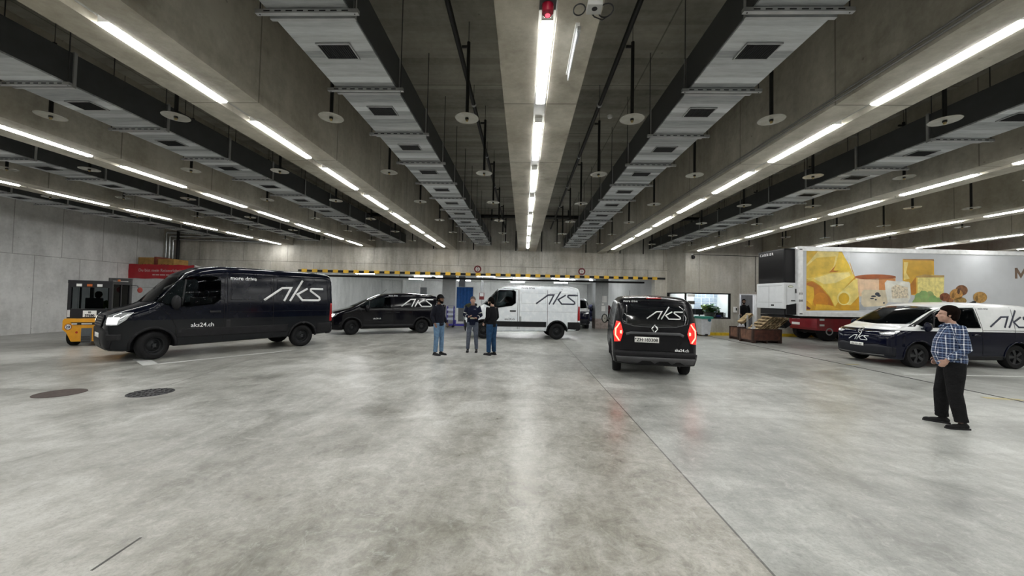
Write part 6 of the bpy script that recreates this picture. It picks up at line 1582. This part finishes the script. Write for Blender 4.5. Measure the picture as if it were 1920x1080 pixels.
# printed pictures on the trailer side (metres along the side, height)
PICS = [
    ('pasta_photo', [(0.308,1.511),(2.394,1.551),(2.371,2.561),(2.215,2.903),(1.996,3.533),(1.998,3.868),(0.325,3.83)], (0.62, 0.33, 0.015), 0, None, 0.2, 3),
    ('white_corner', [(2.053,3.13),(2.18,2.903),(2.024,3.36),(2.027,3.868),(1.705,3.861)], (0.66, 0.68, 0.71), 1, 0, 0.2, 3),
    ('pasta_tube_back_left', [(0.323,3.294),(0.768,3.84),(0.325,3.83)], (0.72, 0.45, 0.03), 1, 0, 0.2, 3),
    ('pasta_tube_upper', [(0.323,3.294),(0.322,2.72),(1.233,2.94),(1.527,3.407),(1.599,3.836),(0.768,3.817)], (0.82, 0.66, 0.22), 2, 0, 0.2, 3),
    ('pasta_tube_upper_edge', [(0.322,2.737),(1.175,2.968),(1.38,3.231),(1.47,3.636),(0.709,3.562),(0.323,3.208)], (0.74, 0.5, 0.06), 3, 0, 0.2, 3),
    ('pasta_shadow_gap', [(1.233,2.929),(1.994,3.071),(1.379,3.087),(1.527,3.349),(1.145,2.938)], (0.5, 0.17, 0.01), 3, 0, 0.2, 3),
    ('pasta_tube_right', [(1.498,3.406),(1.379,3.087),(2.18,2.874),(1.995,3.331),(1.705,3.803),(1.599,3.801)], (0.8, 0.56, 0.06), 3, 0, 0.2, 3),
    ('pasta_tube_large', [(0.59,2.651),(0.881,2.473),(1.229,2.079),(1.432,1.67),(1.549,1.856),(1.697,2.289),(1.991,2.611),(2.215,2.846),(2.052,3.073),(1.233,2.998),(0.474,2.78),(0.322,2.68)], (0.8, 0.6, 0.12), 4, 0, 0.2, 3),
    ('pasta_tube_large_light', [(0.998,2.544),(1.465,2.6),(2.051,2.9),(1.993,3.025),(1.233,2.952),(0.59,2.754)], (0.85, 0.7, 0.28), 5, 0, 0.2, 3),
    ('pasta_tube_mouth', [(0.32,1.831),(0.704,1.839),(1.374,1.709),(1.229,2.021),(0.823,2.472),(0.532,2.638),(0.322,2.576)], (0.5, 0.17, 0.01), 5, 0, 0.2, 3),
    ('pasta_inner_curl', [(1.17,1.994),(1.135,2.075),(1.078,2.142),(1.006,2.189),(0.923,2.213),(0.837,2.211),(0.754,2.184),(0.682,2.134),(0.625,2.065),(0.589,1.983),(0.576,1.894),(0.588,1.805),(0.624,1.725),(0.68,1.658),(0.753,1.611),(0.835,1.587),(0.921,1.589),(1.004,1.616),(1.077,1.666),(1.133,1.735),(1.17,1.817),(1.182,1.906)], (0.58, 0.22, 0.01), 6, 0, 0.2, 3),
    ('pasta_mouth_left', [(0.32,1.889),(0.529,1.721),(0.618,2.066),(0.589,2.41),(0.322,2.49)], (0.75, 0.45, 0.03), 6, 0, 0.2, 3),
    ('pasta_tube_small', [(1.753,1.774),(2.045,1.751),(2.368,2.102),(2.314,2.79),(2.167,2.73),(1.568,2.172)], (0.82, 0.66, 0.2), 6, 0, 0.2, 3),
    ('pasta_small_rim', [(2.042,2.104),(2.01,2.174),(1.961,2.233),(1.897,2.274),(1.823,2.294),(1.747,2.293),(1.673,2.269),(1.609,2.226),(1.558,2.165),(1.526,2.093),(1.515,2.016),(1.526,1.938),(1.557,1.868),(1.607,1.81),(1.671,1.768),(1.744,1.748),(1.82,1.749),(1.894,1.773),(1.958,1.816),(2.009,1.877),(2.041,1.949),(2.052,2.026)], (0.86, 0.72, 0.28), 7, 0, 0.2, 3),
    ('pasta_small_mouth', [(1.986,2.069),(1.961,2.125),(1.922,2.171),(1.872,2.204),(1.815,2.22),(1.755,2.219),(1.697,2.2),(1.647,2.166),(1.607,2.118),(1.582,2.061),(1.573,2.0),(1.582,1.938),(1.606,1.882),(1.645,1.836),(1.695,1.804),(1.753,1.788),(1.812,1.789),(1.87,1.807),(1.92,1.842),(1.96,1.889),(1.985,1.946),(1.994,2.008)], (0.66, 0.4, 0.02), 8, 0, 0.2, 3),
    ('pasta_bottom_strip', [(0.645,1.541),(1.694,1.561),(1.228,1.735),(0.681,1.77)], (0.72, 0.42, 0.03), 7, 0, 0.2, 3),
    ('pasta_corner_mark', [(0.32,1.557),(0.442,1.548),(0.471,1.606),(0.32,1.689)], (0.12, 0.03, 0.02), 8, 0, 0.2, 3),
    ('table_shadow', [(2.394,1.557),(3.565,1.609),(2.981,1.815),(2.396,1.873)], (0.42, 0.44, 0.46), 1, None, 0.2, 3),
    ('cheese_wheel_side', [(2.398,2.102),(3.852,2.131),(3.841,2.88),(2.238,2.846)], (0.74, 0.5, 0.3), 2, None, 0.2, 3),
    ('cheese_wheel_top', [(3.825,2.909),(3.728,2.934),(3.575,2.953),(3.378,2.965),(3.153,2.968),(2.919,2.963),(2.695,2.95),(2.498,2.93),(2.345,2.905),(2.248,2.876),(2.215,2.846),(2.248,2.817),(2.345,2.793),(2.497,2.773),(2.694,2.762),(2.918,2.758),(3.152,2.763),(3.376,2.776),(3.574,2.796),(3.727,2.822),(3.825,2.851),(3.858,2.881)], (0.36, 0.1, 0.03), 3, 18, 0.2, 3),
    ('cheese_wheel_face', [(2.428,2.218),(3.173,2.348),(3.164,2.808),(2.402,2.763)], (0.78, 0.56, 0.38), 3, 18, 0.2, 3),
    ('cheese_wheel_cut', [(3.178,2.29),(3.806,2.303),(3.811,2.822),(3.182,2.809)], (0.62, 0.26, 0.09), 3, 18, 0.2, 3),
    ('blue_cheese', [(2.466,1.817),(2.571,1.692),(3.391,1.749),(3.539,1.895),(3.541,2.24),(3.454,2.365),(2.575,2.359),(2.487,2.276)], (0.66, 0.58, 0.42), 5, None, 0.2, 3),
    ('blue_mould_spot', [(3.183,2.239),(3.149,2.263),(3.102,2.272),(3.055,2.261),(3.02,2.235),(3.007,2.201),(3.02,2.166),(3.054,2.142),(3.101,2.134),(3.148,2.144),(3.182,2.17),(3.195,2.204)], (0.03, 0.04, 0.06), 6, 22, 0.4, 3),
    ('blue_mould_spot', [(3.045,2.132),(3.007,2.144),(2.954,2.148),(2.901,2.142),(2.863,2.129),(2.849,2.111),(2.863,2.094),(2.901,2.082),(2.954,2.079),(3.007,2.085),(3.045,2.098),(3.059,2.115)], (0.03, 0.04, 0.06), 6, 22, 0.4, 3),
    ('blue_mould_spot', [(2.966,2.042),(2.936,2.052),(2.895,2.055),(2.854,2.05),(2.824,2.039),(2.813,2.024),(2.824,2.01),(2.854,2.0),(2.895,1.997),(2.936,2.002),(2.966,2.013),(2.977,2.028)], (0.03, 0.04, 0.06), 6, 22, 0.4, 3),
    ('blue_mould_spot', [(3.077,1.998),(3.062,2.008),(3.041,2.012),(3.021,2.007),(3.006,1.997),(3.0,1.982),(3.005,1.968),(3.02,1.958),(3.041,1.954),(3.061,1.958),(3.076,1.969),(3.082,1.984)], (0.03, 0.04, 0.06), 6, 22, 0.4, 3),
    ('blue_mould_spot', [(3.393,1.881),(3.38,1.893),(3.363,1.897),(3.345,1.892),(3.332,1.88),(3.327,1.862),(3.332,1.845),(3.345,1.833),(3.362,1.828),(3.38,1.833),(3.393,1.846),(3.398,1.864)], (0.03, 0.04, 0.06), 6, 22, 0.4, 3),
    ('blue_mould_spot', [(3.232,2.165),(3.207,2.181),(3.171,2.187),(3.136,2.18),(3.11,2.162),(3.101,2.139),(3.11,2.116),(3.136,2.1),(3.171,2.095),(3.206,2.102),(3.232,2.119),(3.241,2.142)], (0.03, 0.04, 0.06), 6, 22, 0.4, 3),
    ('white_cheese', [(3.425,2.353),(3.509,1.895),(4.302,1.882),(4.41,2.085),(4.415,2.604),(4.369,2.707),(3.81,2.718),(3.487,2.746),(3.398,2.64)], (0.76, 0.75, 0.68), 6, None, 0.2, 3),
    ('white_cheese_paste', [(3.686,2.042),(4.333,2.084),(4.308,2.486),(4.073,2.539),(3.868,2.592),(3.661,2.473)], (0.66, 0.58, 0.44), 7, 29, 0.4, 14),
    ('hard_cheese_block', [(4.122,2.742),(4.415,2.661),(4.452,2.201),(4.922,2.153),(5.374,2.97),(5.364,3.596),(4.13,3.58)], (0.72, 0.42, 0.04), 3, None, 0.25, 1.5),
    ('hard_cheese_rind', [(4.171,3.546),(5.263,3.559),(5.381,3.526),(5.364,3.607),(4.13,3.591)], (0.42, 0.22, 0.08), 4, 31, 0.2, 3),
    ('hard_cheese_light', [(4.163,2.772),(4.399,2.834),(4.254,3.062),(4.347,3.469),(4.17,3.465)], (0.84, 0.66, 0.22), 4, 31, 0.2, 3),
    ('hard_cheese_shade', [(4.452,2.19),(4.659,2.263),(4.636,2.897),(4.415,2.604)], (0.5, 0.2, 0.02), 4, 31, 0.2, 3),
    ('pale_cheese_block', [(4.687,2.206),(5.393,2.076),(5.736,2.169),(5.77,2.979),(5.286,2.997),(4.648,2.926)], (0.8, 0.7, 0.26), 5, None, 0.2, 8),
    ('pale_cheese_rind', [(4.647,2.874),(5.769,2.909),(5.77,2.99),(5.286,2.98),(4.991,3.009),(4.648,2.926)], (0.46, 0.3, 0.1), 6, 35, 0.2, 3),
    ('pale_cheese_edge', [(4.647,2.263),(4.699,2.235),(4.706,2.887),(4.648,2.897)], (0.75, 0.48, 0.08), 6, 35, 0.2, 3),
    ('grapes', [(4.507,1.88),(5.568,1.912),(5.686,1.938),(5.569,2.022),(5.347,2.161),(5.219,2.361),(5.042,2.299),(4.866,2.382),(4.628,2.147),(4.478,1.914)], (0.22, 0.36, 0.12), 7, None, 0.2, 3),
    ('grape', [(4.898,2.185),(4.863,2.237),(4.81,2.271),(4.747,2.282),(4.684,2.268),(4.63,2.232),(4.594,2.179),(4.581,2.117),(4.592,2.056),(4.628,2.004),(4.681,1.97),(4.744,1.959),(4.807,1.973),(4.861,2.009),(4.897,2.062),(4.91,2.124)], (0.24, 0.4, 0.15), 8, 38, 0.2, 3),
    ('grape', [(5.095,2.283),(5.062,2.331),(5.013,2.362),(4.954,2.373),(4.895,2.36),(4.845,2.326),(4.812,2.277),(4.799,2.22),(4.81,2.162),(4.843,2.115),(4.892,2.083),(4.951,2.073),(5.01,2.085),(5.06,2.119),(5.094,2.168),(5.106,2.226)], (0.27, 0.43, 0.15), 9, 38, 0.2, 3),
    ('grape', [(5.33,2.265),(5.298,2.313),(5.248,2.344),(5.19,2.354),(5.131,2.342),(5.081,2.308),(5.047,2.259),(5.035,2.201),(5.046,2.144),(5.079,2.096),(5.128,2.065),(5.186,2.054),(5.245,2.067),(5.295,2.101),(5.329,2.15),(5.341,2.207)], (0.3, 0.4, 0.15), 8, 38, 0.2, 3),
    ('grape', [(5.458,2.11),(5.422,2.162),(5.369,2.196),(5.306,2.207),(5.243,2.193),(5.189,2.157),(5.152,2.104),(5.139,2.042),(5.151,1.981),(5.186,1.929),(5.239,1.895),(5.302,1.884),(5.366,1.898),(5.42,1.934),(5.456,1.987),(5.469,2.049)], (0.24, 0.43, 0.15), 9, 38, 0.2, 3),
    ('grape', [(5.144,2.079),(5.106,2.135),(5.049,2.171),(4.982,2.183),(4.914,2.168),(4.856,2.13),(4.817,2.073),(4.803,2.007),(4.816,1.941),(4.853,1.885),(4.91,1.849),(4.978,1.837),(5.046,1.852),(5.103,1.89),(5.142,1.947),(5.156,2.014)], (0.27, 0.4, 0.15), 8, 38, 0.2, 3),
    ('grape', [(4.827,2.024),(4.794,2.072),(4.745,2.103),(4.686,2.114),(4.628,2.101),(4.578,2.068),(4.544,2.018),(4.532,1.961),(4.543,1.904),(4.576,1.856),(4.625,1.824),(4.683,1.814),(4.742,1.827),(4.792,1.86),(4.826,1.909),(4.838,1.967)], (0.3, 0.43, 0.15), 9, 38, 0.2, 3),
    ('grape', [(5.641,2.036),(5.611,2.08),(5.566,2.109),(5.511,2.119),(5.457,2.107),(5.411,2.076),(5.38,2.031),(5.368,1.977),(5.378,1.925),(5.409,1.88),(5.454,1.851),(5.508,1.842),(5.562,1.854),(5.609,1.884),(5.64,1.93),(5.651,1.983)], (0.24, 0.4, 0.15), 8, 38, 0.2, 3),
    ('walnut', [(6.686,2.484),(6.652,2.541),(6.597,2.586),(6.528,2.614),(6.452,2.623),(6.375,2.611),(6.305,2.58),(6.249,2.533),(6.213,2.474),(6.2,2.41),(6.212,2.346),(6.246,2.288),(6.3,2.243),(6.369,2.215),(6.446,2.207),(6.523,2.218),(6.593,2.249),(6.648,2.296),(6.684,2.355),(6.698,2.42)], (0.2, 0.09, 0.04), 8, None, 0.35, 12),
    ('walnut_seam', [(6.369,2.433),(6.342,2.47),(6.308,2.469),(6.281,2.431),(6.269,2.369),(6.279,2.308),(6.306,2.271),(6.34,2.272),(6.367,2.31),(6.379,2.372)], (0.1, 0.045, 0.02), 12, 46, 0.2, 3),
    ('walnut', [(6.482,2.321),(6.446,2.382),(6.389,2.429),(6.317,2.459),(6.237,2.468),(6.156,2.456),(6.083,2.423),(6.025,2.373),(5.987,2.311),(5.974,2.243),(5.985,2.176),(6.021,2.115),(6.078,2.068),(6.15,2.038),(6.231,2.029),(6.311,2.042),(6.384,2.074),(6.442,2.124),(6.48,2.186),(6.494,2.254)], (0.48, 0.25, 0.07), 9, None, 0.35, 12),
    ('walnut_seam', [(6.15,2.267),(6.122,2.307),(6.087,2.306),(6.058,2.266),(6.046,2.201),(6.056,2.137),(6.084,2.097),(6.119,2.098),(6.148,2.139),(6.16,2.203)], (0.24, 0.125, 0.035), 12, 48, 0.2, 3),
    ('walnut', [(5.98,2.195),(5.951,2.24),(5.904,2.275),(5.845,2.296),(5.779,2.303),(5.714,2.294),(5.654,2.269),(5.607,2.233),(5.576,2.187),(5.565,2.137),(5.575,2.087),(5.604,2.043),(5.651,2.008),(5.71,1.986),(5.775,1.98),(5.841,1.989),(5.901,2.013),(5.948,2.05),(5.979,2.095),(5.99,2.146)], (0.22, 0.07, 0.03), 10, None, 0.35, 12),
    ('walnut_seam', [(5.709,2.155),(5.686,2.184),(5.657,2.183),(5.633,2.154),(5.624,2.106),(5.632,2.059),(5.655,2.03),(5.684,2.03),(5.708,2.06),(5.717,2.108)], (0.11, 0.035, 0.015), 12, 50, 0.2, 3),
    ('walnut', [(6.129,2.051),(6.108,2.083),(6.074,2.108),(6.031,2.123),(5.984,2.128),(5.936,2.121),(5.893,2.104),(5.859,2.078),(5.837,2.045),(5.829,2.01),(5.836,1.974),(5.857,1.942),(5.891,1.918),(5.933,1.902),(5.981,1.897),(6.028,1.904),(6.071,1.921),(6.106,1.947),(6.128,1.98),(6.136,2.016)], (0.3, 0.12, 0.04), 8, None, 0.35, 12),
    ('walnut_seam', [(5.933,2.023),(5.916,2.043),(5.896,2.043),(5.878,2.021),(5.871,1.987),(5.877,1.954),(5.894,1.933),(5.915,1.933),(5.932,1.955),(5.939,1.989)], (0.15, 0.06, 0.02), 12, 52, 0.2, 3),
    ('walnut', [(6.633,2.057),(6.598,2.095),(6.544,2.124),(6.475,2.143),(6.398,2.148),(6.321,2.14),(6.251,2.119),(6.196,2.087),(6.16,2.047),(6.148,2.004),(6.159,1.962),(6.194,1.924),(6.248,1.894),(6.317,1.876),(6.394,1.871),(6.471,1.879),(6.54,1.9),(6.596,1.932),(6.632,1.971),(6.644,2.014)], (0.34, 0.22, 0.07), 9, None, 0.35, 12),
    ('walnut_seam', [(6.316,2.021),(6.289,2.045),(6.255,2.045),(6.228,2.019),(6.217,1.978),(6.227,1.938),(6.254,1.913),(6.287,1.914),(6.315,1.939),(6.326,1.98)], (0.17, 0.11, 0.035), 12, 54, 0.2, 3),
    ('walnut', [(7.451,2.231),(7.413,2.292),(7.352,2.339),(7.275,2.369),(7.189,2.378),(7.102,2.365),(7.024,2.332),(6.962,2.283),(6.921,2.221),(6.907,2.152),(6.919,2.085),(6.958,2.024),(7.019,1.977),(7.096,1.947),(7.182,1.938),(7.268,1.951),(7.346,1.984),(7.409,2.033),(7.449,2.095),(7.464,2.164)], (0.42, 0.24, 0.07), 10, None, 0.35, 12),
    ('walnut_seam', [(7.096,2.177),(7.066,2.216),(7.028,2.215),(6.997,2.175),(6.984,2.11),(6.995,2.046),(7.025,2.006),(7.063,2.007),(7.094,2.048),(7.107,2.112)], (0.21, 0.12, 0.035), 12, 56, 0.2, 3),
]
PO = []
for nm_, pts_, col_, lay_, par_, var_, vs_ in PICS:
    m_ = M('%s_print_%d' % (nm_, len(PO)), col_, .45, var=var_, vs=vs_)
    PO.append(flat2d((pts_, [tuple(range(len(pts_)))]), nm_, m_, TR if par_ is None else PO[par_], (0, 0, 0), (1, 0, 0), (0, 0, 1), eps=.002+lay_*.0012, thick=.001))
flat2d(ribbon([[(.04, 0), (.04, .42)], [(.42, 0), (.42, .42)], [(.04, .41), (.23, .10), (.42, .41)]], .095), 'brown_lettering', M('brown_print', (.20, .13, .09), .5), TR, (8.62, -.0, 2.92), (1, 0, 0), (0, 0, 1))

# ------------------------------------------------------------------ red truck behind the trailer
RT = thing('red_truck', 'low red truck body with white lettering parked beneath and behind the trailer', 'truck', (14.05, 18.3, 0), .05)
RP = M('red_truck_paint', (.26, .006, .016), .35, coat=.4); DRK = M('truck_dark_underside', (.01, .008, .008), .6)
b = MB(); b.prism([(0, .62), (.06, .50), (1.1, .46), (1.15, .62), (7.5, .62), (7.5, 2.3), (0, 2.3)], .0, 1.75, 'y'); b.build('truck_body', RP, RT, bevel=.03)
b = MB(); b.box(.25, 7.2, .2, 1.6, .35, .6); b.build('underframe', DRK, RT)
for x_ in (.60, 1.5):
    for y_ in (.16, 1.6):
        t = MB(); r_ = .46; h_ = .15; t.lathe([(0, -h_), (r_*.6, -h_), (r_*.93, -h_), (r_, -h_*.7), (r_, h_*.7), (r_*.93, h_), (0, h_)], 'y', n=30); w_ = t.build('wheel', TYRE, RT, smooth=True); w_.location = (x_, y_, r_)
        q = MB(); q.lathe([(.12, -h_-.01), (.17, -h_-.015), (.18, -h_)], 'y', n=24); q.build('rim_ring', M('pale_rim_ring', (.35, .35, .35), .4), w_)
INKW = M('truck_pale_ink', (.55, .40, .42), .5)
flat2d(text_polys("LET'S GO", .13, .003, 'LEFT'), 'body_lettering', INKW, RT, (-.004, 1.55, 1.0), (0, -1, 0), (0, 0, 1)) 
p_ = MB().box(-.02, 0, 1.05, 1.55, .72, .84).build('number_plate', PLATE, RT); 
for z_ in (.72, .98): MB().box(.12, .34, -.02, 0, z_, z_+.09).build('side_lamp', WHITE, RT)

# ------------------------------------------------------------------ wooden box pallets with frames
RW = M('rusty_red_board', (.085, .028, .018), .7, var=.5, vs=5); WD = [M('pallet_wood_a', (.50, .38, .22), .8, var=.35, vs=6), M('pallet_wood_b', (.22, .15, .08), .8, var=.35, vs=6)]
def boxcart(label, loc, rz, L, W):
    c = thing('box_pallet', label, 'crate', loc, rz, 'steel box pallets by the yellow kerb')
    b = MB()
    for x_ in (0, L-.08):
        for y_ in (0, W-.08): b.box(x_, x_+.08, y_, y_+.08, 0, .62)
    b.box(0, L, 0, .04, .58, .62); b.box(0, L, W-.04, W, .58, .62); b.box(0, .04, 0, W, .58, .62); b.box(L-.04, L, 0, W, .58, .62)
    b.box(0, L, 0, W, .10, .14); b.build('frame', M('worn_brown_steel', (.06, .035, .028), .6, .3, var=.4), c)
    b = MB(); b.box(.05, L-.05, .012, .03, .14, .58); b.box(.05, L-.05, W-.03, W-.012, .14, .58); b.build('long_board', RW, c)
    b = MB(); b.box(.012, .03, .05, W-.05, .14, .58); b.box(L-.03, L-.012, .05, W-.05, .14, .58); b.build('end_board', M('brown_end_board', (.16, .08, .05), .7, var=.4), c)
    for x_ in (.1, L-.16, L/2-.03): 
        b = MB(); b.box(x_, x_+.06, .02, W-.02, .0, .10); b.build('skid', M('worn_brown_steel', (.06, .035, .028), .6, .3), c)
    return c
boxcart('red-brown steel box pallet loaded with tilted wooden pallets', (10.08, 16.72, 0), .12, 1.38, .85)
boxcart('smaller box pallet holding wrapped goods, at the far left of the pallet load', (10.22, 18.05, 0), .08, .62, .7)
# tilted wooden pallets: each slides into the cart
def wpallet(label, loc, rot, L=1.0, W=.75, m=0):
    c = thing('wooden_pallet', label, 'pallet', loc, 0, 'tilted wooden pallets'); c.rotation_euler = rot
    b = MB()
    for q in range(5): b.box(q*W/4.6, q*W/4.6+.10, 0, L, .10, .12)
    b.build('top_boards', WD[m], c)
    b = MB()
    for y_ in (0, L/2-.05, L-.1): b.box(0, W+.06, y_, y_+.10, .08, .10)
    for y_ in (0, L/2-.05, L-.1):
        for x_ in (0, W/2-.04, W-.06): b.box(x_, x_+.10, y_, y_+.10, .02, .08)
    b.build('blocks', WD[1-m], c)
    b = MB()
    for y_ in (0, L/2-.05, L-.1): b.box(0, W+.06, y_, y_+.10, 0, .02)
    b.build('bottom_boards', WD[m], c)
PL = ['front-most', 'second', 'third', 'fourth', 'rear-most']
for i in range(4):
    wpallet('%s wooden pallet leaning in the loaded box pallet' % PL[i] if i else 'leftmost wooden pallet leaning in the loaded box pallet', (10.42+.21*i, 16.86+.02*i, .50-.02*i), (0, -.66, .12), L=.62, W=.98, m=i % 2)
wpallet('small pale wooden pallet sticking up highest, below the man in the doorway', (10.22, 17.62, .80), (0, -.70, .12), L=.35, W=.58, m=0)
o = MB().box(11.62, 11.92, 17.05, 17.5, .72, 1.0, Matrix.Rotation(-.6, 3, 'Y')).build('black_crate', BLK); tag(o, 'black crate end jutting out right of the tilted wooden pallets', 'crate')
# roll bars with wrapped goods at left of the cart
for i, (x_, y_, lab) in enumerate(((10.25, 18.12, 'bent steel hoop frame rising from the smaller box pallet'), (10.13, 16.80, 'bent steel hoop frame at the left end of the loaded box pallet'), (10.10, 17.18, 'bent steel hoop frame behind the left end of the loaded box pallet'))):
    b = MB(); b.tube([(0, 0, .15), (0, 0, 1.12), (.04, .03, 1.19), (.1, .1, 1.2), (.16, .2, 1.19), (.2, .26, 1.12), (.2, .26, .15)], .016, 8); o = b.build('hoop_frame', GALV, loc=(x_, y_, 0)); tag(o, lab, 'frame', 'steel hoop frames')
WR_ = M('plastic_wrap', (.62, .62, .66), .3, var=.3, vs=8)
for i, (x_, y_, z_, lab) in enumerate(((10.40, 18.3, .62, 'wrapped white bundle in the smaller box pallet'), (10.62, 18.45, .62, 'second wrapped white bundle in the smaller box pallet, right'), (10.32, 17.1, .62, 'wrapped pale bundle at left end of the loaded box pallet'))):
    b = MB(); b.ell((0, 0, .17), (.13, .12, .2), 12, 8); b.ell((.05, .02, .3), (.08, .08, .12), 10, 6); b.ell((-.02, -.04, .02), (.12, .1, .16), 10, 6); o = b.build('wrapped_bundle', WR_, smooth=True, loc=(x_, y_, z_-.3)); tag(o, lab, 'bundle', 'wrapped bundles')
